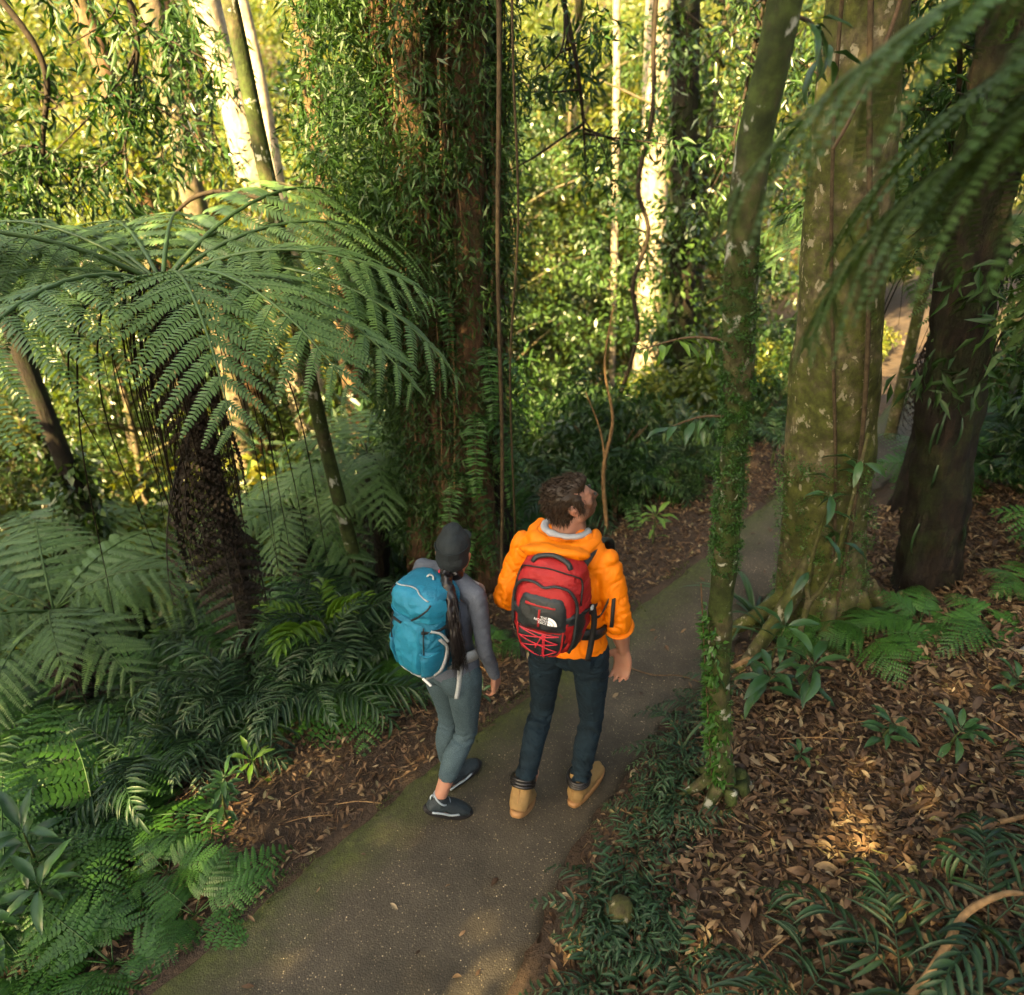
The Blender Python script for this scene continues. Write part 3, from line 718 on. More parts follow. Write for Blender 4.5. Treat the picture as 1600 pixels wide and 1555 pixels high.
# ---------------------------------------------------------------- the woman
WOM_T = math.radians(38)
WOM_LOC = (-.24, 2.2, .014)
def build_woman():
    P = np.array
    Lsh, Rsh = P((-.150, .02, 1.235)), P((.142, .01, 1.235))
    Lel, Rel = P((-.205, -.01, 1.000)), P((.180, .005, 1.000))
    Lwr, Rwr = P((-.150, .17, .93)), P((.165, .085, .790))
    hipL, hipR = P((-.072, 0, .815)), P((.078, 0, .815))
    knL, knR = P((-.066, .035, .430)), P((.046, .020, .425))
    anL, anR = P((-.064, .015, .085)), P((.030, -.155, .150))
    hc = P((0.005, .040, 1.362)); HR = rz(30)@rx(2)
    g = Geo()
    head_shape(g, hc, HR, .80)
    limb(g, [(0, .01, 1.24), (0, .02, 1.28), hc-P((0, .01, .05))], [.048, .042, .043])
    limb(g, [(.003, 0, .80), (0, 0, .96), (0, .005, 1.10), (0, .012, 1.24)], [(.098, .076), (.076, .062), (.090, .072), (.06, .046)], 20)
    limb(g, [Lsh, (Lsh+Rsh)/2, Rsh], [.038, .05, .038])
    for sh, el, wr in ((Lsh, Lel, Lwr), (Rsh, Rel, Rwr)):
        limb(g, [sh, (sh+el)/2, el, el*.6+wr*.4, wr], [.030, .027, .023, .023, .0165], 14, 22)
    hand(g, Rwr, (.0, .12, -1), (-1, -.25, 0), 1, .86, 26); hand(g, Lwr, (.5, .85, -.1), (.8, -.5, -.2), 1, .86, 30)
    footR, footL = rz(-34), rz(-8)
    for h, k, a in ((hipL, knL, anL), (hipR, knR, anR)):
        b = P((0, -.016, 0))
        limb(g, [h, h*.5+k*.5, k, k*.65+a*.35+b, k*.3+a*.7+b*.6, a], [.064, .056, .042, .044, .034, .029], 16, 30)
    limb(g, [anL, anL+P((0, -.01, -.04)), anL+P((0.01, .06, -.055)), anL+P((.02, .14, -.06))], [.029, .033, .030, .022])
    dR = P((0, 1, 0))@footR.T
    limb(g, [anR, anR-dR*.022+P((0, 0, -.035)), anR+dR*.05+P((0, 0, -.080)), anR+dR*.115+P((0, 0, -.118))], [.029, .033, .030, .020])
    w = link('person', melt(g, 'person', .006, 3, .5, None, SKIN, lambda V: np.zeros(len(V))), None, WOM_LOC, (0, 0, -WOM_T), PERSON_S)
    tag(w, 'woman in dark cap and grey leggings walking beside the man in orange', 'person')
    # grey long-sleeved top
    g = Geo()
    limb(g, [(.003, -.002, .822), (.003, -.004, .86), (.0, 0, .95), (0, .002, 1.03), (0, .005, 1.14), (0, .012, 1.235), (0, .015, 1.275)], [(.126, .106), (.126, .106), (.100, .084), (.104, .088), (.116, .095), (.080, .070), (.054, .052)], 26, 40, ends=())
    limb(g, [Lsh, (0, .012, 1.255), Rsh], [.040, .052, .040])
    for sh, el, wr_ in ((Lsh, Lel, Lwr), (Rsh, Rel, Rwr)):
        limb(g, [sh, (sh+el)/2, el, el*.5+wr_*.5, el*.02+wr_*.98], [.041, .037, .033, .030, .024], 16, 40)
    def tw(V, N):
        arm = smooth(.12, .16, np.abs(V[:, 0]))
        cre = np.abs(fbm(np.stack([V[:, 0]*22+V[:, 2]*14, V[:, 1]*20, V[:, 2]*32], -1), 2))
        return .0016*fbm(V*18, 2)-.0016*np.maximum(0, .2-cre)/.2+arm*.0010*np.sin(V[:, 2]*150+6*vnoise(V*25))+.003*np.sin(V[:, 2]*130+5*vnoise(V*18))*smooth(.92, .80, V[:, 2])*(1-arm)
    link('top', melt(g, 'top', .006, 3, .5, tw, M_SHIRT), w)
    # cropped leggings
    g = Geo()
    limb(g, [(.003, -.004, .88), (.003, -.006, .81)], [(.112, .092), (.118, .098)], 22, 8)
    for sx in (-1, 1):
        V, Q, T = ellipsoid((.003+.058*sx, -.050, .800), (.064, .062, .074)); g.add(V, Q, T)
    for h, k, a, e in ((hipL, knL, anL, .66), (hipR, knR, anR, .60)):
        b = P((0, -.020, 0))
        limb(g, [h+P((0, -.01, 0)), h*.7+k*.3+P((0, -.006, 0)), h*.35+k*.65, k, k*.7+a*.3+b, k*(1-e)+a*e+b*.7], [.076, .072, .058, .048, .051, .043], 20, 46)
    def lw(V, N):
        kz = np.exp(-((V[:, 2]-.43)/.05)**2)
        cre = np.abs(fbm(np.stack([V[:, 0]*18+V[:, 2]*12, V[:, 1]*18, V[:, 2]*30], -1), 2))
        return .0032*kz*np.sin(V[:, 2]*150+5*vnoise(V*20))+.0012*fbm(V*25, 2)-.0022*np.maximum(0, .18-cre)/.18
    link('leggings', melt(g, 'leggings', .006, 3, .5, lw, M_LEGG), w)
    # cap with panel seams, rear strap and stub of a peak in front
    g = Geo()
    def E(p, r, RR=None):
        V, Q, T = ellipsoid((0, 0, 0), r, RR); g.add((V+P(p))@HR.T+hc, Q, T)
    E((0, -.006, .036), (.068, .087, .074)); E((0, -.026, .004), (.066, .070, .062)); E((-.004, .008, .072), (.046, .058, .056))
    V, Q, T = tube([(np.array(p))@HR.T+hc for p in ((0, .06, .03), (0, .11, .022), (0, .155, .008))], [(.058, .006), (.054, .005), (.026, .004)], 20, 8, ref=HR@P((1, 0, 0))); g.add(V, Q, T)
    cap = link('cap', melt(g, 'cap', .0045, 3, .5, lambda V, N: .0022*fbm(V*28, 3), M_CAP), w)
    S = lambda pts: [(P(p))@HR.T+hc for p in pts]
    tubepart('cap_seam', S([(0, -.082*math.cos(a)-.008, .030+.078*math.sin(a)) for a in np.linspace(-.3, 1.5, 14)]), .0028, M_CAP, cap, 6)
    tubepart('cap_seam', S([(.066*math.cos(a), -.008+.085*math.sin(a)-.002, .058) for a in np.linspace(math.pi+.1, 2*math.pi-.1, 20)]), .0026, M_CAP, cap, 6)
    V, Q, T = ellipsoid((0, 0, 0), (.006, .004, .007)); g = Geo(); g.add((V+P((-.040, -.078, -.034)))@HR.T+hc, Q, T); link('cap_tag', g.mesh('cap_tag', M_CORD, True), cap)
    # long black ponytail over the right side of the pack
    g = Geo(); rng = np.random.default_rng(8)
    core = [(.020, -.030, 1.325), (.075, -.075, 1.305), (.118, -.105, 1.235), (.142, -.120, 1.150), (.152, -.125, 1.075), (.150, -.122, 1.010), (.146, -.115, .955)]
    limb(g, core, [.022, .023, .025, .027, .026, .018, .005], 14, 40)
    hair = link('hair', melt(g, 'hair', .006, 2, .5, lambda V, N: .006*fbm(V*P((60, 60, 9)), 3), M_HAIRK), w)
    g = Geo(); cc = spline(core, 14)
    for _ in range(120):
        o = rng.normal(size=3)*P((.016, .013, .004)); a0 = rng.integers(0, 5); pts = cc[a0:]+o*np.linspace(.6, 1.5, len(cc)-a0)[:, None]+rng.normal(size=(len(cc)-a0, 3))*.003
        V, Q, T = tube(pts, np.linspace(.0018, .0006, len(pts)), 3); g.add(V, Q, T)
    link('loose_strands', g.mesh('loose_strands', M_HAIRK, True), hair)['kind'] = 'stuff'
    g = Geo(); V, Q, T = ellipsoid((0, 0, 0), (.048, .036, .040)); g.add((V+P((0, -.050, -.058)))@HR.T+hc, Q, T)
    link('nape_hair', melt(g, 'nape_hair', .005, 1, .5, lambda V, N: .004*fbm(V*60, 2), M_HAIRK), hair)
    # trail shoes
    for a, R, pit in ((anL, footL, 0.0), (anR, footR, 29.0)):
        RR = R@rx(-pit); toe = P((0, .165, -.072)) if pit else None
        base = P((a[0], a[1], 0)) if not pit else a-P((0, -.01, .078))@RR.T
        W = lambda pts: [(P(p))@RR.T+base for p in pts]
        g = Geo()
        limb(g, W([(0, -.008, .078), (0, .0, .055), (0, .035, .050), (0, .085, .045), (0, .135, .038), (0, .160, .034)]), [(.037, .036), (.038, .038), (.039, .034), (.041, .029), (.039, .023), (.032, .018)], 16, 24, ref=R@P((1, 0, 0)))
        V, Q, T = ellipsoid((0, -.022, .045), (.036, .030, .042)); g.add(V@RR.T+base, Q, T)
        shoe = link('shoe', melt(g, 'shoe', .0045, 3, .5, lambda V, N: .0016*fbm(V*45, 2), M_SHOE), w)
        g = Geo(); out = [((.040+.006*math.sin(t))*math.copysign(abs(math.cos(t))**.6, math.cos(t)), .065+.122*math.sin(t)) for t in np.linspace(0, 2*np.pi, 36, endpoint=False)]
        V = []
        for z, f in ((0, .95), (.006, 1), (.020, 1.02), (.026, .96)): V += [(x*f, .065+(y-.065)*f, z+.012*max(0, (y-.13)/.06)) for x, y in out]
        V = np.vstack([np.array(V), (0, .065, .026), (0, .065, 0)]); i = np.arange(144).reshape(4, 36); nx = np.roll(i, -1, 1)
        g.add(V@RR.T+base, np.stack([i[:-1], nx[:-1], nx[1:], i[1:]], -1).reshape(-1, 4), [(144, i[3, j], nx[3, j]) for j in range(36)]+[(145, nx[0, j], i[0, j]) for j in range(36)])
        link('sole', g.mesh('sole', M_RUBBER, True), shoe)
        tubepart('collar_trim', W([(.037*math.cos(t), -.006+.036*math.sin(t), .083+.012*(-math.sin(t))) for t in np.linspace(0, 2*np.pi, 22)]), .0042, M_SHOEL, shoe, 6, cap=False)
        tubepart('heel_loop', W([(0, -.040, .085), (0, -.055, .098), (0, -.058, .088), (0, -.050, .070)]), .004, M_SHOEL, shoe, 6)
        for q in range(5):
            y = .040+.019*q; h = .079-.0085*q
            tubepart('lace', W([(-.034, y-.004, h-.022), (-.018, y, h-.002), (0, y+.003, h+.002), (.018, y, h-.002), (.034, y-.004, h-.022)]), .0030, M_SHOEL, shoe, 5, 12)
        for sx in (-1, 1):
            tubepart('side_overlay', W([(.037*sx, -.03, .03), (.0415*sx, .02, .035), (.043*sx, .06, .032), (.042*sx, .10, .040)]), .0052, M_SHOEL if sx > 0 else M_RUBBER, shoe, 6, 12)
    return w
woman = build_woman()

def blue_pack():
    root = empty('backpack', (0, 0, 0))
    tag(root, 'bright blue hiking backpack with grey base on the woman in the cap', 'backpack')
    z = [0, .02, .06, .14, .25, .33, .36, .40, .44, .465, .475]
    pk = Pack(z, [.060, .084, .105, .118, .122, .118, .116, .120, .114, .100, .06], [.07, .105, .130, .145, .150, .142, .138, .145, .138, .115, .05], 3.8)
    pk.body('main_body', M_BLUE, root, .005, seed=4)
    lid = pk.panel('lid', [.335, .36, .40, .44, .462, .470], [-.118, -.122, -.124, -.112, -.085, -.05], [.118, .122, .124, .112, .085, .05], M_BLUE2, root, .010, 26, 16, .005, .006)
    pk.panel('front_panel', [.035, .08, .2, .30, .328], [-.052, -.062, -.068, -.070, -.06], [.052, .062, .068, .070, .06], M_BLUE2, root, .008, 20, 26, .004, .006)
    pk.panel('base_cap', [.0, .012, .03, .05], [-.05, -.07, -.082, -.085], [.05, .07, .082, .085], M_GREYWEB, root, .010, 18, 8)
    for sx in (-1, 1):
        zz = np.linspace(.05, .20, 6); w = [pk.wd(q)[0] for q in zz]
        a, b = ([.62*q for q in w], [.984*q for q in w]) if sx > 0 else ([-.984*q for q in w], [-.62*q for q in w])
        sp = pk.panel('side_pocket', zz, a, b, M_BLUE, root, .012, 14, 14, .004, .008)
        pk.trim('pocket_binding', [(sx*.62*w[-1], .198), (sx*.80*w[-1], .185), (sx*.98*w[-1], .196)], .004, M_BLUE2, sp, .014, 14)
        pk.trim('seam', [(sx*.070, .04), (sx*.080, .12), (sx*.086, .22), (sx*.080, .325)], .0028, M_BLACK, root, .008, 24)
    pk.trim('lid_zip', [(-.108, .350), (-.104, .385), (-.098, .425), (-.085, .452)], .0042, M_BLACK, lid, .012, 20)
    pk.trim('lid_zip', [(.030, .345), (.060, .375), (.090, .415), (.098, .440)], .0042, M_BLACK, lid, .014, 20)
    pk.trim('lid_seam', [(-.104, .352), (-.04, .344), (.03, .346)], .0030, M_BLUE, lid, .014, 16)
    pk.trim('lid_piping', [(-.090, .455), (-.04, .466), (.03, .466), (.085, .450)], .0030, M_GREYWEB, lid, .010, 20)
    pk.trim('pocket_zip', [(-.064, .318), (-.035, .315), (-.018, .314)], .0055, M_BLACK, root, .018, 8)
    def S(name, pts, w, th=.004, mat=M_GREYWEB, up=(0, 1, 0), n=20): return strap(name, pts, w, th, mat, root, up, n)
    S('compression_strap', [(.075, .148, .300), (.110, .10, .305), (.130, .03, .32)], .012, .005, M_BLACK, (.6, 1, 0))
    S('compression_strap', [(.105, .128, .315), (.128, .10, .300), (.140, .08, .265), (.142, .07, .250)], .010, .004, M_GREYWEB, (1, .6, 0))
    S('compression_strap', [(.125, .10, .27), (.130, .06, .20), (.122, .08, .10), (.095, .10, .055)], .014, .004, M_GREYWEB, (1, .6, 0))
    S('pull_tab', [(.080, .140, .062), (.100, .130, .040), (.108, .125, .028)], .010, .005, M_WHITE, (.6, 1, 0))
    S('hip_belt', [(.09, .02, .06), (.135, -.04, .085), (.145, -.11, .08), (.12, -.20, .07)], .055, .012, M_GREYWEB, (1, .2, 0))
    S('hip_belt', [(-.09, .02, .06), (-.135, -.04, .085), (-.145, -.11, .08), (-.12, -.20, .07)], .055, .012, M_GREYWEB, (-1, .2, 0))
    S('hanging_strap', [(.135, -.02, .115), (.146, .0, .06), (.152, .012, -.02), (.150, .02, -.09)], .018, .004, M_GREYWEB, (.8, .7, 0))
    S('shoulder_strap', [(.065, -.0, .36), (.080, -.05, .405), (.092, -.115, .425), (.090, -.165, .38), (.080, -.180, .28), (.080, -.175, .18)], .045, .012, M_GREYWEB, [(0, .6, .8), (0, .4, .9), (0, 0, 1), (0, -.7, .6), (0, -1, .1), (0, -1, 0)])
    S('shoulder_strap', [(-.065, -.0, .36), (-.080, -.05, .405), (-.092, -.115, .425), (-.090, -.165, .38), (-.080, -.180, .28), (-.080, -.175, .18)], .045, .012, M_GREYWEB, [(0, .6, .8), (0, .4, .9), (0, 0, 1), (0, -.7, .6), (0, -1, .1), (0, -1, 0)])
    tubepart('haul_loop', [(-.02, .03, .46), (-.01, .02, .485), (.01, .02, .485), (.02, .03, .46)], .004, M_GREYWEB, root, 6, 12)
    return root
settle(blue_pack(), WOM_LOC, WOM_T, (-.004, -.105, .893), math.radians(-6), .88)

# ================================================================ FOLIAGE KIT
M_TFERN = leaf_mat('tree_fern_green', (.030, .070, .016), (.072, .148, .038), (.130, .215, .075), .5, .25, (1.2, 1.1, .4))
M_FERN = leaf_mat('ground_fern_green', (.012, .048, .008), (.032, .105, .014), (.066, .180, .028), .45, .28)
M_PALM = leaf_mat('palm_green', (.009, .028, .011), (.022, .058, .022), (.055, .105, .045), .42, .20, spec=.35)
M_EDGE = leaf_mat('path_fern_green', (.008, .026, .011), (.020, .054, .022), (.050, .095, .042), .45, .18, spec=.32)
M_BROAD = leaf_mat('broad_leaf_green', (.010, .034, .012), (.024, .070, .022), (.060, .130, .040), .34, .2, spec=.45)
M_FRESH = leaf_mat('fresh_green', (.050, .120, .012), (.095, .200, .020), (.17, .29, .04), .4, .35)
M_VINE = leaf_mat('climber_green', (.008, .027, .006), (.022, .062, .012), (.055, .112, .024), .5, .3, spec=.35)
M_BUSH = leaf_mat('shrub_green', (.014, .036, .010), (.036, .078, .018), (.085, .135, .032), .32, .3, spec=.6)
M_SUNNY = leaf_mat('sun_tinted_green', (.028, .058, .010), (.085, .124, .018), (.215, .205, .045), .36, .45, (1.35, 1.15, .35), spec=.6)  # leaf colour lightened and yellowed so background foliage reads as sunlit
M_DRY = leaf_mat('dry_frond_brown', (.006, .005, .003), (.015, .010, .006), (.045, .025, .012), .85, .1, (1.1, .9, .5))
M_STEM = plain('green_stem', (.045, .060, .018), .6, .3, 0, .3, 60)
M_RACHIS = plain('brown_rachis', (.060, .050, .018), .6, .3, 0, .3, 60)
M_TWIG = plain('woody_twig', (.080, .052, .030), .85, .2, 0, .4, 50, .004)
M_DARKTWIG = plain('dark_twig', (.022, .016, .010), .85, .2, 0, .4, 50, .004)
M_LIANA = plain('liana_bark', (.055, .040, .022), .9, .2, 0, .5, 30, .006)
M_PALETWIG = plain('pale_root', (.22, .135, .065), .75, .2, 0, .35, 40, .005)
B_GIANT = bark_mat('shaggy_red_bark', (.075, .042, .022), (.165, .090, .048), (.030, .042, .010), .36, None, (1, 1, .10), 30, bd=.025)
B_MOSSY = bark_mat('mossy_bark', (.105, .084, .050), (.200, .168, .105), (.054, .062, .014), .54, (.24, .22, .15), (1, 1, .8), 26, lichen_cut=.60, bd=.008, mottle=1.0, lichen_scale=24)
B_SLIM = bark_mat('lichen_bark', (.085, .066, .038), (.165, .128, .075), (.034, .050, .012), .57, (.34, .35, .29), (1, 1, .6), 28, lichen_cut=.60, bd=.008, mottle=1.0, lichen_scale=17)
B_DARK = bark_mat('dark_fibrous_bark', (.011, .008, .006), (.030, .019, .011), (.016, .024, .007), .42, None, (1, 1, .10), 40, bd=.02)
B_GREY = bark_mat('grey_brown_bark', (.110, .085, .055), (.200, .155, .100), (.060, .070, .020), .42, (.26, .25, .20), (1, 1, .35), 18, lichen_cut=.68)
B_BROWN = bark_mat('brown_bark', (.120, .070, .036), (.220, .135, .075), (.050, .055, .015), .38, None, (1, 1, .2), 22, bd=.015)
B_PALE = bark_mat('pale_bark', (.30, .25, .185), (.46, .40, .31), (.10, .11, .04), .32, None, (1, 1, .3), 16, bd=.006)
ALL_RNG = np.random.default_rng(11)

def frond_curve(L, e0, e1, n):
    """rachis in the y-z plane: climbs at e0 degrees, ends at e1"""
    t = np.linspace(0, 1, n); a = np.radians(e0+(e1-e0)*t**1.1)
    dy = np.cos(a); dz = np.sin(a); h = L/(n-1)
    y = np.concatenate([[0], np.cumsum((dy[1:]+dy[:-1])/2)*h]); z = np.concatenate([[0], np.cumsum((dz[1:]+dz[:-1])/2)*h])
    z0 = np.zeros(n); return np.stack([z0, y, z], -1), np.stack([z0, dy, dz], -1), np.stack([z0, -dz, dy], -1)
def fern_frond(name, seed, L=1.5, pairs=20, pl=.42, m=18, e0=35, e1=-35, bare=.14, sag=.25, pw=.34, mat=None, rmat=None, r0=.011, droop=.30, tri=False):
    """twice-divided fern frond"""
    rng = np.random.default_rng(seed); n = 60; C, T, N = frond_curve(L, e0, e1, n); g = Geo()
    V, Q, Tt = tube(C[::4], np.linspace(r0, r0*.2, len(C[::4])), 5); g.add(V, Q, Tt, .15)
    X = np.array([1.0, 0, 0])
    for i in range(pairs):
        t = bare+(1-bare)*(i+.3)/pairs*.985; k = t*(n-1); j = min(int(k), n-2); f = k-j
        p = C[j]*(1-f)+C[j+1]*f; tt = unit(T[j]); nn = N[j]
        u = (t-bare)/(1-bare)
        l = pl*(min(1, .75+3.0*u)*(1-u)**.85 if tri else min(1, .45+2.0*u)*(1-u**1.6)**.8)+.02*pl
        for sx in (-1, 1):
            if rng.random() < .02: continue
            a0 = math.radians(12+38*u+rng.normal()*4)
            d = unit(sx*X*math.cos(a0)+tt*math.sin(a0)-nn*(sag*.4+.06*rng.normal()))
            q = np.linspace(.03, .985, max(4, int(m*(.35+.65*l/pl)))); ll = l*(1+.05*rng.normal())
            P = p+np.outer(q*ll, d)-np.outer(droop*ll*q**2, nn*.6+np.array([0, 0, .4]))
            g.add(*_thin(np.vstack([p, P[::3], P[-1]]), r0*.28), rnd=.2)
            dd = unit(np.gradient(P, axis=0)); side = unit(np.cross(nn, dd))
            base = .35+.4*rng.random()
            step = ll/len(q)
            for s2 in (-1, 1):
                b = unit(side*s2*.93+dd*.42-nn*.10+rng.normal(size=P.shape)*.05)
                ln = np.minimum(pw*ll*(1-q)**.55*np.minimum(1, .55+2*q), ll*.30)*(1+.08*rng.normal(size=len(q)))*.62+.004
                R = frames(b, np.repeat(nn[None], len(q), 0))
                S = np.stack([np.full(len(q), step*1.0), ln, ln], -1)
                inst(g, PINN[0], PINN[1], PINN[2], P, R, S, np.clip(base+.12*rng.normal(size=len(q)), 0, 1))
    me = g.mesh(name, mat or M_TFERN)
    return me
def _thin(P, r):
    """cheap three-sided midrib"""
    V, Q, T = tube(P, np.linspace(r, r*.3, len(P)), 3, cap=False); return V, Q, None
def pinnate(name, seed, L=.8, pairs=14, ll=.26, lw=.035, e0=50, e1=-25, bare=.22, mat=None, ns=4, droop=.35, fwd=38, r0=.006, jag=.1, fold=.15):
    """once-divided leaf: palm or ladder fern"""
    rng = np.random.default_rng(seed); n = 40; C, T, N = frond_curve(L, e0, e1, n); g = Geo()
    V, Q, Tt = tube(C[::3], np.linspace(r0, r0*.25, len(C[::3])), 5); g.add(V, Q, Tt, .15)
    X = np.array([1.0, 0, 0]); tv, tq = blade(1, 1, ns, droop, fold)
    Ps, Ds, Ns, Ss, Rs = [], [], [], [], []
    for i in range(pairs):
        t = bare+(1-bare)*(i+.5)/pairs; j = min(int(t*(n-1)), n-1); u = (i+.5)/pairs
        l = ll*min(1, .6+1.6*u)*(1-.62*u**2)
        for sx in (-1, 1):
            a0 = math.radians(fwd*(.6+.9*u)+rng.normal()*6)
            d = sx*X*math.cos(a0)+T[j]*math.sin(a0)+N[j]*(.10+.12*rng.normal())
            Ps.append(C[j]); Ds.append(d); Ns.append(N[j]+rng.normal(size=3)*.15)
            k = l*(1+jag*rng.normal()); Ss.append((lw*(1+.15*rng.normal()), k, k)); Rs.append(np.clip(.5+.22*rng.normal(), 0, 1))
    d = T[-1]; Ps.append(C[-1]); Ds.append(d); Ns.append(N[-1]); Ss.append((lw, ll*.5, ll*.5)); Rs.append(.6)
    inst(g, tv, tq, None, np.array(Ps), frames(np.array(Ds), np.array(Ns)), np.array(Ss), np.array(Rs))
    return g.mesh(name, mat or M_PALM, True)
def leaf_mesh(name, seed, L=.2, W=.06, droop=.3, mat=None, ns=6, stalk=.03):
    rng = np.random.default_rng(seed); V, Q = blade(L, W, ns, droop, .22, .12); V = V+np.array([0, stalk, 0])
    V[:, 2] += .006*np.sin(V[:, 1]*70+seed)*np.abs(V[:, 0])/(W/2)
    g = Geo(); g.add(V, Q, None, .3+.5*rng.random()); v, q, t = tube([(0, 0, 0), (0, stalk+L*.1, 0)], .0016, 4); g.add(v, q, t, .2)
    return g.mesh(name, mat or M_BROAD, True)

# ---- frond and leaf meshes shared by the plants
F_TREE = [fern_frond('tree_fern_frond', i, 1.30+.12*i, 14, .45+.02*i, 30, 30+3*i, -44-6*i, sag=.28, pw=.235, droop=.30) for i in range(3)]
F_GROUND = [fern_frond('fern_frond', 20+i, .46+.05*i, 13, .190, 13, 48, -30, .18, .25, .25, M_FERN, r0=.0035, tri=True) for i in range(3)]
F_DRYF = [fern_frond('dry_frond', 30+i, 1.0, 14, .24, 12, -50, -88, .08, .8, .20, M_DRY, r0=.007, droop=.7) for i in range(2)]
F_PALM = [pinnate('palm_frond', 40+i, .72+.1*i, 15+2*i, .235, .019, 62, -44+6*i, fold=.06, jag=.2, droop=.5) for i in range(3)]
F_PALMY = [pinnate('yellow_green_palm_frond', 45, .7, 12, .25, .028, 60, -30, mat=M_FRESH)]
F_EDGE = [pinnate('edge_fern_frond', 50+i, .30+.04*i, 9, .080, .013, 66, -45, .18, M_EDGE, 4, .5, 36, .0025, .25, .08) for i in range(4)]
F_BIGEDGE = [pinnate('broad_fern_frond', 56+i, .60, 12, .19, .019, 48, -34, .15, M_EDGE, 5, .55, 42, .004, .28, .08) for i in range(2)]
F_LADDER = [pinnate('ladder_fern_frond', 60+i, .62, 26, .085, .016, 40, -75, .08, M_FERN, 2, .2, 12, .003) for i in range(2)]
F_STRAP = []
for i in range(3):
    V, Q = blade(.38+.05*i, .022, 9, .85, .25, .6, .3); g = Geo(); g.add(V, Q, None, .4+.15*i); F_STRAP.append(g.mesh('strap_leaf', M_PALM, True))
L_BROAD = [leaf_mesh('broad_leaf', 70+i, .20+.02*i, .050+.006*i, .35+.1*i) for i in range(3)]
L_FRESH = [leaf_mesh('fresh_leaf', 75+i, .13, .034, .3+.1*i, M_FRESH) for i in range(2)]
L_SMALL = [leaf_mesh('small_leaf', 78+i, .085, .026, .3, M_BROAD, 4, .012) for i in range(2)]

def stub(name, h, r, mat, lean=(0, 0)):
    return tube_mesh(name, [(0, 0, -.06), (lean[0]*.4, lean[1]*.4, h*.5), (lean[0], lean[1], h)], [r*1.2, r, r*.7], mat, 7, 6)
def rosette(name, label, cat, loc, meshes, n, scale=1.0, elev=(0, 25), h=.03, r=.012, seed=0, group=None, az=None, part='frond', stemmat=None, roll=12, jitter=.2):
    """a plant whose leaves all spring from one point: stem mesh with one object per leaf"""
    rng = np.random.default_rng(seed+900)
    root = link(name, stub('stem', h, r, stemmat or M_RACHIS), None, loc)
    tag(root, label, cat, group)
    for i in range(n):
        a = (i/n*360+rng.normal()*14) if az is None else az[0]+(az[1]-az[0])*(i+.5)/n+rng.normal()*8
        e = rng.uniform(*elev); o = link(part, meshes[int(rng.integers(len(meshes)))], root, (0, 0, h*.95))
        o.rotation_mode = 'ZXY' if False else 'XYZ'
        M = Matrix.Rotation(math.radians(-a), 4, 'Z')@Matrix.Rotation(math.radians(e), 4, 'X')@Matrix.Rotation(math.radians(rng.normal()*roll), 4, 'Y')
        o.rotation_euler = M.to_euler(); k = scale*(1+jitter*(rng.random()-.5)*2); o.scale = (k, k, k)
    return root
def leafy_stem(name, label, cat, loc, leaves, n, height=.4, scale=1.0, lean=(0, 0), seed=0, group=None, top=5, spread=70, stemmat=None, r=.006):
    """upright herb or seedling: stem with a leaf object at each node"""
    rng = np.random.default_rng(seed+500)
    pts = [(0, 0, -.05), (lean[0]*.3, lean[1]*.3, height*.5), (lean[0], lean[1], height)]
    root = link(name, tube_mesh('stem', pts, [r*1.2, r, r*.5], stemmat or M_STEM, 6, 10), None, loc); tag(root, label, cat, group)
    C = spline(pts, 40)
    for i in range(n):
        f = 1.0 if i < top else .35+.6*(i-top)/max(1, n-top)
        p = C[min(39, int(f*39))]; a = i*137.5+rng.normal()*15; e = rng.uniform(5, 50) if i < top else rng.uniform(-10, spread-40)
        M = Matrix.Rotation(math.radians(a), 4, 'Z')@Matrix.Rotation(math.radians(e), 4, 'X')@Matrix.Rotation(rng.normal()*.25, 4, 'Y')
        o = link('leaf', leaves[int(rng.integers(len(leaves)))], root, p); o.rotation_euler = M.to_euler(); k = scale*rng.uniform(.75, 1.15); o.scale = (k, k, k)
    return root
def clusters(g, rng, C, rad, nl, leaf=(.08, .14), wid=.32, droop=.5, tmpl=LEAF2, up=.6, tone=.5, tv=.25):
    """leaf clumps: nl leaves round each centre"""
    C = np.asarray(C, float); n = len(C)*nl; c = np.repeat(C, nl, 0); r = np.repeat(np.broadcast_to(rad, (len(C),)), nl)
    o = rng.normal(size=(n, 3)); o = unit(o)*rng.random((n, 1))**.45*np.array([1, 1, .75])
    P = c+o*r[:, None]
    d = unit(o*.7+rng.normal(size=(n, 3))*.6+np.array([0, 0, -droop])); u = unit(np.array([0, 0, 1.0])*up+rng.normal(size=(n, 3))*.6+o*.3)
    l = rng.uniform(*leaf, n); S = np.stack([l*wid, l, l], -1)
    t = np.repeat(tone+tv*rng.normal(size=len(C)), nl)+.18*rng.normal(size=n)
    inst(g, tmpl[0], tmpl[1], tmpl[2], P, frames(d, u), S, np.clip(t, 0, 1))
def trunk_mesh(name, pts, rad, mat, k=20, n=60, amp=.05, fr=(8, 3), seed=0, flute=.0, fl_n=5):
    return tube_mesh(name, pts, rad, mat, k, n, amp=amp, freq=fr, seed=seed, flute=flute, fl_n=fl_n)
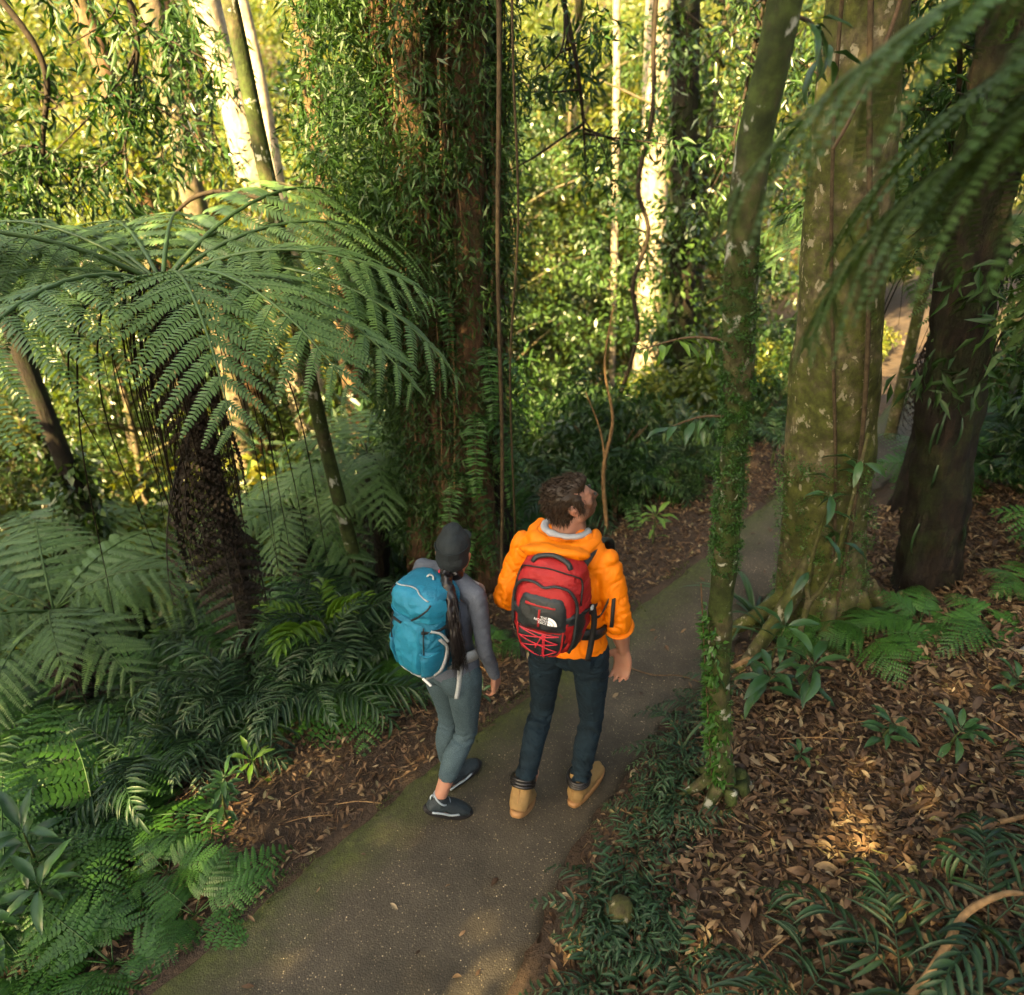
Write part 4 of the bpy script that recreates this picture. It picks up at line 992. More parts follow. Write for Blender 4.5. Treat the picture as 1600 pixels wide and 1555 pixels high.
def crown(parent, seed, c, R, nclump, nl, leaf, mat, limb_from=None, wid=.34):
    """limbs and leaf clumps of a tree's head, one foliage part and limb parts; coordinates in the tree's own space"""
    rng = np.random.default_rng(seed); c = np.array(c, float); R = np.array(R, float)
    o = unit(rng.normal(size=(nclump, 3)))*rng.random((nclump, 1))**.4
    C = c+o*R
    g = Geo(); clusters(g, rng, C, R.mean()*.26*(.7+.6*rng.random(nclump)), nl, leaf, wid)
    cr = link('crown', g.mesh('crown', mat), parent)
    if limb_from is not None:
        for i in range(6):
            e = C[rng.integers(nclump)]; a = np.array(limb_from, float); md = (a+e)/2+rng.normal(size=3)*.25+np.array([0, 0, .2])
            link('limb', tube_mesh('limb', [a, md, e], [.05, .035, .012], B_GREY, 7, 12, amp=.1, seed=i), parent)
    return cr

# ================================================================ TREES
def tree(name, label, base, pts, rad, mat, seed=0, cat='tree', k=18, n=50, amp=.05, fr=(8, 3), flute=0.0, fl_n=5):
    """Empty at the base with a trunk part; pts are relative to the base"""
    root = empty(name, base); tag(root, label, cat)
    tr = link('trunk', trunk_mesh('trunk', pts, rad, mat, k, n, amp, fr, seed, flute, fl_n), root)
    return root, tr
def gz(x, y): return float(ground_z(x, y))

# ---- the huge shaggy tree behind the walkers
def giant_tree():
    b = (-.36, 4.40, gz(-.36, 4.40)-.05)
    root, tr = tree('strangler_tree', 'huge shaggy vine-covered tree rising behind the woman in the cap', b,
        [(0, 0, -.3), (0, 0, .25), (-.02, 0, .9), (-.03, .02, 2.0), (-.05, .03, 3.6), (-.02, 0, 7.5), (.1, .1, 11)], [.46, .33, .275, .255, .26, .25, .16], B_GIANT, 3, k=64, n=110, amp=.16, fr=(13, 2.4), flute=.07, fl_n=7)
    rng = np.random.default_rng(21)
    def on(a, z, r): return np.array([math.cos(a)*r-.02, math.sin(a)*r, z])
    for i, (a0, a1, r) in enumerate([(-100, -112, .060), (-60, -45, .075), (-20, -12, .062), (-75, -66, .035), (-132, -120, .045), (-150, -160, .05), (-38, -30, .04)]):
        pts = [on(math.radians(a0+(a1-a0)*t+8*math.sin(t*9+i)), -.25+t*5.6, .36-.09*min(1, t*3)+.02*math.sin(t*13+i*2)) for t in np.linspace(0, 1, 9)]
        link('clinging_root', tube_mesh('clinging_root', pts, np.linspace(r*1.5, r*.8, 9), B_DARK if i in (2, 6) else B_GIANT, 14, 70, amp=.16, freq=(8, 5), seed=i+5), root)
    # thin hanging strands
    for i in range(46):
        a = math.radians(rng.uniform(-175, 5)); z1 = rng.uniform(2.2, 4.4); z0 = z1-rng.uniform(1.0, 3.4); r = rng.uniform(.30, .36); w = rng.normal()*.12
        pts = [on(a+w*t+.05*math.sin(t*7+i), z1+(z0-z1)*t, r+.025*math.sin(t*5+i)) for t in np.linspace(0, 1, 8)]
        link('hanging_root', tube_mesh('hanging_root', pts, rng.uniform(.003, .008), M_LIANA if i % 3 else M_PALETWIG, 5, 26), root)
    # loose bark strips
    g = Geo()
    for i in range(420):
        a = math.radians(rng.uniform(-185, 10)); z = rng.uniform(.0, 4.0); L = rng.uniform(.10, .45); p = on(a, z, .295+.02*rng.random())
        pts = [p, p+np.array([rng.normal()*.02, rng.normal()*.02, -L*.5])+unit(p*[1, 1, 0])*.02, p+np.array([rng.normal()*.04, rng.normal()*.03, -L])+unit(p*[1, 1, 0])*rng.uniform(0, .03)]
        V, Q, T = tube(pts, [.006, .009, .003], 4); g.add(V, Q, T, rng.random())
    link('bark_shreds', g.mesh('bark_shreds', B_GIANT), root)['kind'] = 'stuff'
    # climbing foliage: long narrow leaves on the left half and up the front
    g = Geo(); C = []
    for i in range(430):
        a = math.radians(rng.uniform(-220, -92)); z = rng.uniform(.5, 4.6); r = rng.uniform(.32, .42)+.34*smooth(1.4, 3.6, z)*rng.random()**1.5
        C.append(on(a, z, r))
    for i in range(260):   # the curtain hanging left of the trunk
        z = rng.uniform(1.1, 4.4); x = -rng.uniform(.22, .34+.36*smooth(1.0, 3.0, z)); C.append((x, rng.normal()*.22-.05, z))
    for i in range(300): C.append(on(math.radians(rng.uniform(-95, 12)), rng.uniform(.4, 4.2), rng.uniform(.31, .37)))
    clusters(g, rng, C, .15, 60, (.035, .080), .17, .55, LEAF2, .3, .38, .25)
    fo = link('climbing_foliage', g.mesh('climbing_foliage', M_VINE), root)
    fo['kind'] = 'stuff'
    # ladder ferns perched on the bark
    for i, (a, z, s) in enumerate([(-62, 1.55, 1.0), (-78, 1.15, .9), (-52, 1.95, .9), (-95, 2.3, .7), (-70, .75, .7), (-40, 1.3, .8)]):
        p = on(math.radians(a), z, .33)
        for q in range(2):
            o = link('perched_fern_frond', F_LADDER[q], root, p); o.rotation_euler = (math.radians(-35-10*q), 0, math.radians(a-90+25*(q*2-1))); o.scale = (s,)*3
    crown(root, 5, (0, 0, 10.6), (2.6, 2.6, 1.5), 80, 60, (.14, .24), M_BUSH, (0, 0, 8.5))
giant_tree()

# ---- slender lichened tree on the right of the path
def slim_tree():
    b = (.89, 2.07, gz(.89, 2.07)-.03)
    root, tr = tree('slender_tree', 'slender lichen-spotted tree with climbing leaves on the path\'s right edge', b,
        [(0, 0, -.12), (.0, 0, .03), (-.04, .005, .22), (-.115, .02, .75), (-.16, .03, 1.30), (-.19, .03, 1.70), (-.225, .03, 2.02), (-.262, .03, 2.42), (-.250, .0, 2.72), (-.24, -.02, 3.1), (-.23, -.01, 3.8), (-.2, 0, 5.2)],
        [.090, .060, .048, .043, .041, .040, .048, .046, .041, .038, .034, .026], B_SLIM, 8, k=30, n=130, amp=.10, fr=(8, 7))
    rng = np.random.default_rng(31)
    for i in range(7):
        a = i/7*6.28+.3; r0 = .06; pts = [(math.cos(a)*r0, math.sin(a)*r0, .12), (math.cos(a)*.12, math.sin(a)*.12, .03), (math.cos(a+.2)*.24, math.sin(a+.2)*.24, -.02)]
        link('root', tube_mesh('root', pts, [.03, .022, .008], B_SLIM, 8, 12, amp=.12, seed=i), root)
    # small climbing leaves in pairs up the left side
    g = Geo(); n = 420; z = rng.uniform(.10, .98, n)**1.0; a = np.radians(rng.normal(205, 34, n)-(z-.5)*30)
    P = np.stack([np.cos(a)*.050-.15*z, np.sin(a)*.050+.02*z, z], -1); d = unit(np.stack([np.cos(a)*.8, np.sin(a)*.8, .1+.3*rng.normal(size=n)], -1)+rng.normal(size=(n, 3))*.55)
    l = rng.uniform(.022, .045, n); inst(g, LEAF4[0], None, LEAF4[2], P, frames(d, np.tile([0, 0, 1.0], (n, 1))+rng.normal(size=(n, 3))*.4), np.stack([l*.42, l, l], -1), np.clip(.55+.25*rng.normal(size=n), 0, 1))
    link('climbing_leaves', g.mesh('climbing_leaves', M_FERN), root)['kind'] = 'stuff'
    tubepart('climbing_stem', [(math.cos(math.radians(205-30*(q-.5)))*.062-.15*q, math.sin(math.radians(205-30*(q-.5)))*.062+.02*q, q) for q in np.linspace(0, 1.1, 12)], .003, M_TWIG, root, 5, 30)
    # moss cushions
    g = Geo(); C = [(math.cos(t)*.043-.02-.11*q, math.sin(t)*.043+.03, q) for t, q in zip(rng.uniform(2.2, 5.9, 420), np.concatenate([rng.uniform(1.15, 2.25, 320), rng.uniform(0, .9, 100)]))]
    C = [(x_+.02+.11*z_+np.interp(z_, [0, .22, .75, 1.3, 1.7, 2.02, 2.42], [0, -.04, -.115, -.16, -.19, -.225, -.262]), y_, z_) for x_, y_, z_ in C]; clusters(g, rng, C, .017, 60, (.005, .013), .4, .2, LEAF2, .2, .2)
    link('moss', g.mesh('moss', M_FERN), root)['kind'] = 'stuff'
    crown(root, 7, (-.1, .1, 5.6), (1.0, 1.0, .8), 26, 50, (.10, .18), M_BUSH, (-.2, 0, 4.6))
slim_tree()

# ---- stout mossy tree
def mossy_tree():
    b = (1.75, 3.30, gz(1.75, 3.30)-.05)
    root, tr = tree('mossy_tree', 'stout mossy tree with blotched bark right of the path', b,
        [(0, 0, -.2), (.0, 0, .06), (-.06, 0, .35), (-.15, .01, .95), (-.24, .02, 1.6), (-.33, .02, 2.25), (-.42, .02, 3.0), (-.48, .04, 4.2), (-.54, .07, 6.0), (-.6, .1, 8.5)], [.38, .28, .230, .205, .190, .168, .145, .135, .12, .10], B_MOSSY, 14, k=44, n=110, amp=.07, fr=(7, 3), flute=.03, fl_n=4)
    for i, (a, l, h) in enumerate([(215, .55, .75), (190, .42, .35), (250, .4, .35), (300, .45, .3), (340, .4, .3), (20, .4, .3)]):
        r = math.radians(a); pts = [(math.cos(r)*.15, math.sin(r)*.15, h), (math.cos(r)*(.15+l*.35), math.sin(r)*(.15+l*.35), h*.45), (math.cos(r)*(.2+l*.8), math.sin(r)*(.2+l*.8), .02), (math.cos(r)*(.3+l), math.sin(r)*(.3+l), -.1)]
        link('buttress_root', tube_mesh('buttress_root', pts, [(.04, .08), (.04, .07), (.034, .042), (.012, .02)], B_MOSSY, 12, 22, amp=.10, seed=i), root)
    for i, (a, w) in enumerate([(258, .3), (235, -.25)]):
        pts = [(math.cos(math.radians(a+20*math.sin(t*4+i)))*(.235+.01*i)*(1-.25*t)-.43*t, math.sin(math.radians(a+20*math.sin(t*4+i)))*.235*(1-.25*t), .1+3.0*t) for t in np.linspace(0, 1, 9)]
        tubepart('climbing_vine', pts, .011-.003*i, M_LIANA, root, 7, 50)
    g = Geo(); rng = np.random.default_rng(17)
    C = [(math.cos(t)*.235*(1+.5*max(0, .3-q))-.16*q, math.sin(t)*.235*(1+.5*max(0, .3-q)), q) for t, q in zip(rng.uniform(2.6, 5.8, 260), rng.uniform(.0, 1.1, 260)**1.2)]
    clusters(g, rng, C, .028, 22, (.008, .02), .35, .2, LEAF2, .2, .3)
    link('moss', g.mesh('moss', M_FERN), root)['kind'] = 'stuff'
    crown(root, 9, (-.5, .3, 9.4), (2.0, 2.0, 1.2), 60, 60, (.12, .22), M_BUSH, (-.55, .1, 7.8))
mossy_tree()

# ---- dark fibrous trunk further right, with strap leaves growing from it
def dark_tree():
    b = (2.36, 3.42, gz(2.36, 3.42)-.05)
    root, tr = tree('tree_fern', 'dark fibrous tree fern trunk right of the stout mossy tree', b,
        [(0, 0, -.2), (0, 0, .1), (-.08, 0, .6), (-.19, 0, 1.2), (-.33, .05, 2.4), (-.4, .05, 3.6)], [.22, .175, .15, .135, .125, .12], B_DARK, 24, 'tree', 40, 100, .18, (12, 6), .05, 9)
    rng = np.random.default_rng(41)
    for i in range(16):
        a = math.radians(rng.uniform(180, 350)); z = rng.uniform(.3, 1.7); o = link('strap_leaf', F_STRAP[i % 3], root, (math.cos(a)*.14-.16*z, math.sin(a)*.14, z))
        o.rotation_euler = (math.radians(-50), 0, a-math.pi/2); o.scale = (.55,)*3
    for i in range(10):
        o = link('frond', F_TREE[i % 3], root, (-.4, .05, 3.55)); a = i*36+10
        o.rotation_euler = (Matrix.Rotation(math.radians(-a), 4, 'Z')@Matrix.Rotation(math.radians(rng.uniform(-10, 15)), 4, 'X')).to_euler()
dark_tree()

# ---- trees of the slope below, each its own
def slope_tree(label, x, y, z1, lean, r, mat, seed, climb=0, top=11.0, crown_r=1.3, name='forest_tree', cmat=None, limbs=True, amp=.05):
    b = (x, y, gz(x, y)-.05); h = z1-b[2]; lx, ly = lean
    root, tr = tree(name, label, b, [(0, 0, -.2), (lx*.02, 0, h*.05), (lx*.5+.05*math.sin(seed), ly*.5, h*.5), (lx, ly, h), (lx*1.5, ly*1.5, h+2.2), (lx*1.8, ly*1.8, top-b[2])],
                    [r*1.5, r*1.12, r, r*.9, r*.75, r*.45], mat, seed, k=20, n=70, amp=amp, fr=(7, 2.5))
    rng = np.random.default_rng(seed)
    if climb:
        C = []
        for i in range(climb):
            t = rng.random()**.8; a = rng.uniform(0, 6.28); C.append((lx*t+math.cos(a)*r*1.15, ly*t+math.sin(a)*r*1.15, h*t))
        g = Geo(); clusters(g, rng, C, r*.75+.05, 26, (.06, .12), .45, .6, LEAF2, .3, .45)
        link('climbing_foliage', g.mesh('climbing_foliage', M_BUSH), root)['kind'] = 'stuff'
    if crown_r:
        crown(root, seed+3, (lx*1.9, ly*1.9, top-b[2]), (crown_r, crown_r, crown_r*.6), 26, 46, (.13, .22), cmat or M_BUSH, (lx*1.5, ly*1.5, h+2.0) if limbs else None)
    return root
slope_tree('brown mossy trunk leaning at the picture\'s upper left edge', -3.80, 9.0, 2.7, (-.45, 0), .115, B_BROWN, 51)
slope_tree('grey-brown trunk, second from upper left corner, above the big fern', -3.22, 8.0, 2.75, (.0, 0), .125, B_GREY, 52)
slope_tree('brown sunlit trunk third from upper left, beside the curved branch', -3.60, 10.0, 2.65, (-.25, 0), .13, B_BROWN, 53)
slope_tree('slim greenish trunk rising past the right side of the big tree fern crown', -.97, 4.0, 2.95, (-.29, 0), .042, B_SLIM, 54)
slope_tree('broad sunlit pale trunk glimpsed behind the big tree fern fronds', -3.05, 11.0, 1.95, (-.5, 0), .24, B_PALE, 55, climb=60)
slope_tree('dark straight trunk left of the huge shaggy tree at the top', -1.50, 7.0, 2.8, (-.13, 0), .105, B_BROWN, 56, climb=40)
slope_tree('thin pale sapling trunk in the bright gap right of the shaggy tree', 1.70, 12.0, 2.4, (-.22, 0), .055, B_PALE, 57, crown_r=.9)
slope_tree('bright cream sunlit trunk in the golden gap beyond the path', 2.08, 11.0, 2.6, (-.22, 0), .19, B_PALE, 58)
slope_tree('dark trunk wrapped in climbing leaves beside the bright cream trunk', 1.92, 8.0, 2.75, (-.3, 0), .14, B_DARK, 59, climb=110)
slope_tree('very thin pale trunk far off in the golden gap', 1.10, 14.0, 1.4, (-.03, 0), .05, B_PALE, 60, crown_r=.8)
slope_tree('thin lit trunk just right of the pale broad one, behind fern fronds', -2.30, 9.0, 2.7, (-.35, 0), .07, B_PALE, 61, crown_r=1.0)
slope_tree('brown leaning trunk low at left among golden undergrowth', -3.15, 5.0, .3, (-.30, .1), .075, B_DARK, 62, climb=60, crown_r=0, top=3.4)
slope_tree('thin mossy trunk between the stout mossy tree and dark trunk', 3.30, 5.9, 2.0, (-.1, 0), .045, B_MOSSY, 63, crown_r=.8)
slope_tree('lichened trunk far right behind hanging fern fronds', 4.4, 6.4, 2.6, (.1, 0), .10, B_GREY, 64, climb=20)
slope_tree('sunlit brown trunk below the big tree fern at far left', -4.9, 7.2, .6, (-.2, .1), .08, B_DARK, 65, climb=40, crown_r=0, top=3.6)

# lianas, each hanging on its own
def liana(label, pts, r, mat=None, n=50, leaves=0, seed=0):
    g0 = np.array(pts[-1] if pts[-1][2] < pts[0][2] else pts[0], float)
    o = link('liana', tube_mesh('liana', np.array(pts)-g0, r, mat or M_LIANA, 7, n, amp=.12, freq=(5, 9), seed=seed), None, g0); tag(o, label, 'vine')
    if leaves:
        rng = np.random.default_rng(seed); C = spline(np.array(pts)-g0, leaves)+rng.normal(size=(leaves, 3))*.02
        g = Geo(); clusters(g, rng, C, .07, 5, (.05, .09), .35, .5, LEAF4, .4); link('leaves', g.mesh('leaves', M_BUSH), o)['kind'] = 'stuff'
liana('long thin straight liana hanging right of the huge shaggy tree', [(-.06, 3.8, 4.6), (-.055, 3.75, 3.0), (-.07, 3.75, 2.0), (-.055, 3.75, 1.0), (-.065, 3.8, .05)], .011, M_LIANA)
liana('second thin liana close to the huge shaggy tree', [(.02, 3.9, 4.6), (.0, 3.85, 3.1), (.03, 3.85, 2.2), (-.01, 3.85, 1.4), (.02, 3.9, .3)], .006, M_LIANA)
liana('twisting liana hanging in front of the bright cream trunk', [(1.20, 7.2, 4.5), (1.16, 7.2, 3.2), (1.20, 7.15, 2.5), (1.13, 7.2, 1.9), (1.26, 7.2, 1.5), (1.16, 7.2, 1.0), (1.24, 7.2, .5), (1.1, 7.3, -.3)], .022, M_DARKTWIG, 70, 16, 3)
liana('thin pale twig hanging before the stout mossy tree', [(1.12, 2.5, 3.5), (1.10, 2.5, 3.0), (1.03, 2.5, 2.72), (.99, 2.5, 2.62)], .006, M_TWIG)
liana('dark curved branch arching above the big tree fern', [(-1.37, 4.8, 2.02), (-1.51, 4.8, 2.13), (-1.65, 4.8, 2.169), (-1.79, 4.8, 2.179), (-1.926, 4.8, 2.146), (-2.03, 4.8, 2.077), (-2.144, 4.8, 1.98)], [.016, .015, .014, .014, .013, .011, .006], M_DARKTWIG, 40)

# ================================================================ TREE FERNS
M_SKIRT = plain('dead_frond_stalk', (.012, .009, .006), .9, .15, 0, .4, 50)
def tree_fern(label, base, crown_at, n, scale, r, seed, elev=(-15, 15), skirt=0, az=None, azs=None):
    root = empty('tree_fern', base); tag(root, label, 'tree fern'); rng = np.random.default_rng(seed)
    c = np.array(crown_at)-np.array(base)
    link('trunk', trunk_mesh('trunk', [(0, 0, -.25), (0, 0, .05), tuple(c*.5+np.array([.03, 0, 0])), tuple(c)], [r*1.5, r*1.25, r, r*.9], B_DARK, 28, 70, .20, (12, 8), seed, .05, 9), root)
    for i in range(n):
        a = azs[i] if azs else (i/n*360+rng.normal()*8); e = rng.uniform(*elev)
        o = link('frond', F_TREE[int(rng.integers(3))], root, c)
        o.rotation_euler = (Matrix.Rotation(math.radians(-a), 4, 'Z')@Matrix.Rotation(math.radians(e), 4, 'X')@Matrix.Rotation(rng.normal()*.12, 4, 'Y')).to_euler(); k = scale*rng.uniform(.9, 1.1); o.scale = (k, k, k)
    for i in range(skirt):
        a = rng.uniform(0, 360); z = rng.uniform(.55, 1.0)
        o = link('dead_frond', F_DRYF[i % 2], root, c*z); o.rotation_euler = (Matrix.Rotation(math.radians(a), 4, 'Z')@Matrix.Rotation(math.radians(rng.uniform(-18, 0)), 4, 'X')).to_euler(); k = rng.uniform(.6, 1.15); o.scale = (k, k, k)
    for i in range(skirt*4 if skirt > 10 else skirt*2):   # bare dead stalks hanging round the trunk
        a = rng.uniform(0, 6.28); q = np.array([math.cos(a), math.sin(a), 0]); L = rng.uniform(.5, 1.6); w = rng.uniform(.05, .5)
        tubepart('dead_stalk', [c, c+q*w*.6+np.array([0, 0, .02]), c+q*w+np.array([0, 0, -L*.35]), c+q*(w*1.05+.05*rng.normal())+np.array([0, 0, -L])], [.006, .005, .0035, .0015], M_SKIRT, root, 4, 16)
    return root
tree_fern('big tree fern with wide pale green crown at upper left', (-1.58, 3.45, gz(-1.58, 3.45)), (-1.50, 3.20, 2.02), 18, 1.06, .048, 2, (-10, 8), 16,
          azs=[78, 90, 102, 116, 132, 150, 55, 30, 5, 345, 322, 303, 285, 268, 252, 236, 218, 192])
tree_fern('smaller tree fern spreading over the slope at left edge', (-2.75, 3.5, gz(-2.75, 3.5)), (-2.70, 3.45, .05), 12, .72, .06, 3, (-5, 15), 3)
tree_fern('pale young tree fern just left of the huge shaggy tree', (-1.02, 4.75, gz(-1.02, 4.75)), (-1.0, 4.6, .52), 11, .62, .05, 4, (-12, 8), 3)
tree_fern('half-hidden tree fern low between the big one and the shaggy tree', (-1.55, 4.5, gz(-1.55, 4.5)), (-1.5, 4.45, .15), 10, .62, .05, 5, (-10, 10), 4)
tree_fern('lower tree fern deep on the left slope under the sunny gap', (-3.6, 4.9, gz(-3.6, 4.9)), (-3.6, 4.8, -.55), 11, .75, .06, 6, (-5, 20), 3)
tree_fern('tree fern close to the lens reaching in from the right edge', (1.40, .70, gz(1.40, .70)), (1.28, .70, 2.96), 15, .92, .06, 7, (-36, 2), 3,
          azs=[298, 307, 314, 322, 331, 341, 352, 8, 25, 40, 55, 75, 95, 115, 130])
tree_fern('tree fern with drooping fronds on the right bank behind the dark trunk', (2.72, 4.45, gz(2.72, 4.45)), (2.62, 4.4, 1.98), 12, .95, .07, 8, (-14, 8), 6)

# ================================================================ LEFT SLOPE PLANTS
def ab(x, y): return (x, y, gz(x, y)-.01)
PG = 'palms on the slope left of the path'
for i, (x, y, n, s, lab) in enumerate([
    (-1.02, 2.92, 9, .95, 'feathery palm leaning toward the path behind the blue backpack'),
    (-.86, 3.15, 8, .8, 'small feathery palm between the blue backpack and the fern slope'),
    (-1.36, 3.0, 9, .95, 'feathery palm beside the foot of the big tree fern'),
    (-1.55, 2.62, 8, .85, 'low dark palm on the verge left of the fresh bright seedling'),
    (-1.80, 2.52, 8, .9, 'dark palm with drooping leaflets in the middle of the left verge'),
    (-2.15, 2.45, 8, .8, 'dark palm above the glossy ginger at lower left'),
    (-1.95, 3.05, 9, 1.0, 'tall feathery palm in front of the left-edge tree fern'),
    (-.60, 3.55, 8, .8, 'palm at the foot of the huge shaggy tree, left side')]):
    rosette('palm', lab, 'palm', ab(x, y), F_PALM, n, s*.8, (-18, 22), .12+.04*(i % 3), .014, i, PG, stemmat=M_STEM)
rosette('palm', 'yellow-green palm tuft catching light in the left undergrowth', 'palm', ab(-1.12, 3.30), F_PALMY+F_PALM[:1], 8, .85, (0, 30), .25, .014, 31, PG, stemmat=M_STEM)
BF = 'bright ferns at the lower left corner'
for i, (x, y, n, s, lab) in enumerate([
    (-1.48, 1.50, 9, .85, 'bright green fern nearest the bottom edge left of the path'),
    (-1.24, 1.68, 8, .75, 'bright green fern touching the mossy path edge at lower left'),
    (-1.70, 1.74, 8, .8, 'bright green fern behind the bottom edge fern at lower left'),
    (-1.42, 1.86, 7, .6, 'small bright fern above the other lower left ferns'),
    (-1.80, 1.50, 8, .8, 'bright fern under the glossy ginger in lower left corner')]):
    rosette('fern', lab, 'fern', ab(x, y), F_GROUND, n, s, (-28, 8), .03, .012, 40+i, BF)
for i, (x, y, h, n, s, lab) in enumerate([
    (-1.98, 1.90, .42, 15, 1.05, 'glossy ginger with long dark leaves at the left edge'),
    (-1.84, 1.72, .30, 13, 1.0, 'glossy ginger in front of the other at lower left'),
    (-2.02, 1.62, .30, 13, 1.0, 'glossy ginger cut by the lower left picture edge'),
    (-2.2, 2.15, .40, 14, .95, 'glossy ginger furthest back at the left edge')]):
    leafy_stem('ginger_plant', lab, 'plant', ab(x, y), L_BROAD, n+4, h, s*.78, (.04, -.03), i, 'ginger plants at lower left')
leafy_stem('seedling', 'fresh bright green seedling on the leaf litter left of the walkers', 'seedling', ab(-1.22, 2.42), L_FRESH, 9, .16, .8, (.0, -.02), 21, top=7)
leafy_stem('shrub_seedling', 'small leafy sapling on the litter below the fresh green seedling', 'seedling', ab(-1.27, 2.12), L_SMALL, 34, .30, 1.0, (.05, .0), 22, top=6, spread=110)
rosette('fern', 'small fern by the verge between the two walkers', 'fern', ab(-.10, 3.28), F_GROUND, 6, .5, (-15, 10), .03, .008, 61)
leafy_stem('seedling', 'tiny seedling at the path edge beside the woman\'s hand', 'seedling', ab(-.16, 2.86), L_SMALL, 8, .06, .8, (0, 0), 23)
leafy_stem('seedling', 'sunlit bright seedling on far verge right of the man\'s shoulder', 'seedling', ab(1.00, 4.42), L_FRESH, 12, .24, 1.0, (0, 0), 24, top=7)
# filling ferns and palms on the slope
rng = np.random.default_rng(77); k = 0
FG = 'fern thicket on the left slope'
for i in range(130):
    l = rng.uniform(.85, 4.2); s = rng.uniform(-.2, 5.2); p = N_PATH*(EDGE_L-l)+D_PATH*s
    if p[1] < 1.6 or p[1] > 6.8 or np.hypot(p[0]+.34, p[1]-4.22) < .6: continue
    if l < 1.25 and s > 2.2 and rng.random() < .6: continue
    k += 1
    q = (0, 3, 1, 0, 4, 3)[k % 6]
    if q in (0, 3): rosette('fern', 'dark green fern in the thicket covering the left slope', 'fern', ab(*p), F_GROUND, 7, rng.uniform(1.0, 1.7), (-22, 14), .08, .012, 100+k, FG)
    elif q == 1: rosette('ladder_fern', 'ladder fern arching out of the left slope thicket', 'fern', ab(*p), F_LADDER, 9, rng.uniform(.9, 1.4), (0, 35), .08, .012, 100+k, FG)
    else: rosette('palm', 'dark palm sprouting from the left slope thicket', 'palm', ab(*p), F_PALM, 7, rng.uniform(.6, .95), (-15, 25), .2, .014, 100+k, FG, stemmat=M_STEM)

# ================================================================ RIGHT BANK PLANTS
EG = 'dark ferns along the right edge of the path'
edge = [(.82, 2.70, 10, 1.0, 'dark fern clump on path edge left of the slender trunk'), (.72, 2.52, 10, 1.05, 'dark fern clump just below the first one by the slender trunk'),
        (.62, 2.30, 11, 1.1, 'dark fern clump right of the man\'s front boot'), (.52, 2.10, 11, 1.05, 'dark fern clump spilling onto the path below the man\'s boot'),
        (.60, 2.02, 9, .9, 'dark fern clump at left foot of the slender trunk'), (.40, 1.88, 9, .9, 'thin dark fern between the two big edge clumps'),
        (.27, 1.66, 12, 1.15, 'bluish dark fern clump overhanging the path at lower centre'), (.33, 1.50, 12, 1.15, 'bluish dark fern clump beside the mossy stone'),
        (.20, 1.40, 11, 1.1, 'dark fern clump at the bottom edge right of the path'), (.45, 1.40, 10, 1.1, 'tall dark fern clump right of the mossy stone'),
        (.40, 1.64, 10, 1.0, 'dark fern clump behind the mossy stone'), (.95, 2.86, 8, .9, 'dark fern clump behind the slender trunk')]
for i, (x, y, n, s, lab) in enumerate(edge): rosette('edge_fern', lab, 'fern', ab(x+.09, y-.08), F_EDGE, n+1, s*.68, (-30, 12), .03, .010, 200+i, EG)
# mossy stone
def stone(label, loc, r, seed, mat):
    V, Q, T = ellipsoid((0, 0, 0), r, None, 28, 18); V = V*(1+.16*fbm(V*9+seed, 3))[:, None]; g = Geo(); g.add(V, Q, T)
    tag(link('stone', g.mesh('stone', mat, True), None, loc), label, 'stone')
stone('round mossy stone among the dark ferns at the bottom', (.385, 1.53, gz(.385, 1.53)+.05), (.055, .055, .085), 3, B_MOSSY)
stone('small grey stone in the leaf litter under the far bank', (2.35, 2.55, gz(2.35, 2.55)+.01), (.05, .04, .03), 7, plain('grey_stone', (.16, .16, .15), .9, .3, 0, .3, 30, .004))
rosette('strap_plant', 'clump of arching strap leaves by path behind the slender trunk', 'plant', ab(1.42, 3.42), F_STRAP, 20, 1.0, (20, 70), .03, .012, 231, part='leaf')
rosette('strap_plant', 'second strap-leaved clump at the mossy tree\'s foot', 'plant', ab(1.40, 3.12), F_STRAP, 15, .8, (20, 70), .03, .012, 232, part='leaf')
rosette('palm_seedling', 'yellow-tipped strappy seedling beside the dark path ferns', 'plant', ab(.78, 2.36), F_STRAP, 8, .55, (30, 70), .03, .008, 233, part='leaf')
for i, (x, y, h, n, s, lab) in enumerate([(1.20, 2.62, .20, 12, .95, 'glossy broad-leaved plant at the foot of the mossy tree'),
    (1.36, 2.58, .24, 12, 1.0, 'glossy broad-leaved plant right of its twin below the mossy tree'), (1.30, 2.82, .34, 10, .9, 'upright broad-leaved plant against the mossy tree\'s root')]):
    leafy_stem('broad_leaf_plant', lab, 'plant', ab(x, y), L_BROAD, n, h, s*.8, (.02, -.03), 40+i, 'broad-leaved plants below the mossy tree')
for i, (x, y, n, s, lab) in enumerate([(1.80, 2.86, 9, .95, 'delicate green fern on the bank right of the mossy tree'), (1.62, 2.95, 8, .8, 'dark fern against the mossy tree\'s right foot'),
    (2.06, 2.92, 9, .9, 'green fern under the dark fibrous trunk'), (2.30, 2.78, 8, .85, 'fern right of the others below the dark trunk'), (1.95, 3.15, 8, .8, 'shaded fern between the mossy tree and dark trunk'),
    (2.62, 3.0, 8, .9, 'fern at right edge of the picture on the bank')]):
    rosette('fern', lab, 'fern', ab(x, y), F_GROUND, n-2, s*.75, (-28, 5), .04, .012, 240+i, 'ferns on the right bank')
leafy_stem('seedling', 'two-leaved dark seedling alone on the leaf-covered bank', 'seedling', ab(1.24, 2.20), L_SMALL, 5, .06, .9, (0, 0), 51)
leafy_stem('seedling', 'dark seedling with spreading leaves in middle of the bank litter', 'seedling', ab(1.58, 2.22), L_SMALL, 13, .12, 1.3, (.03, 0), 52)
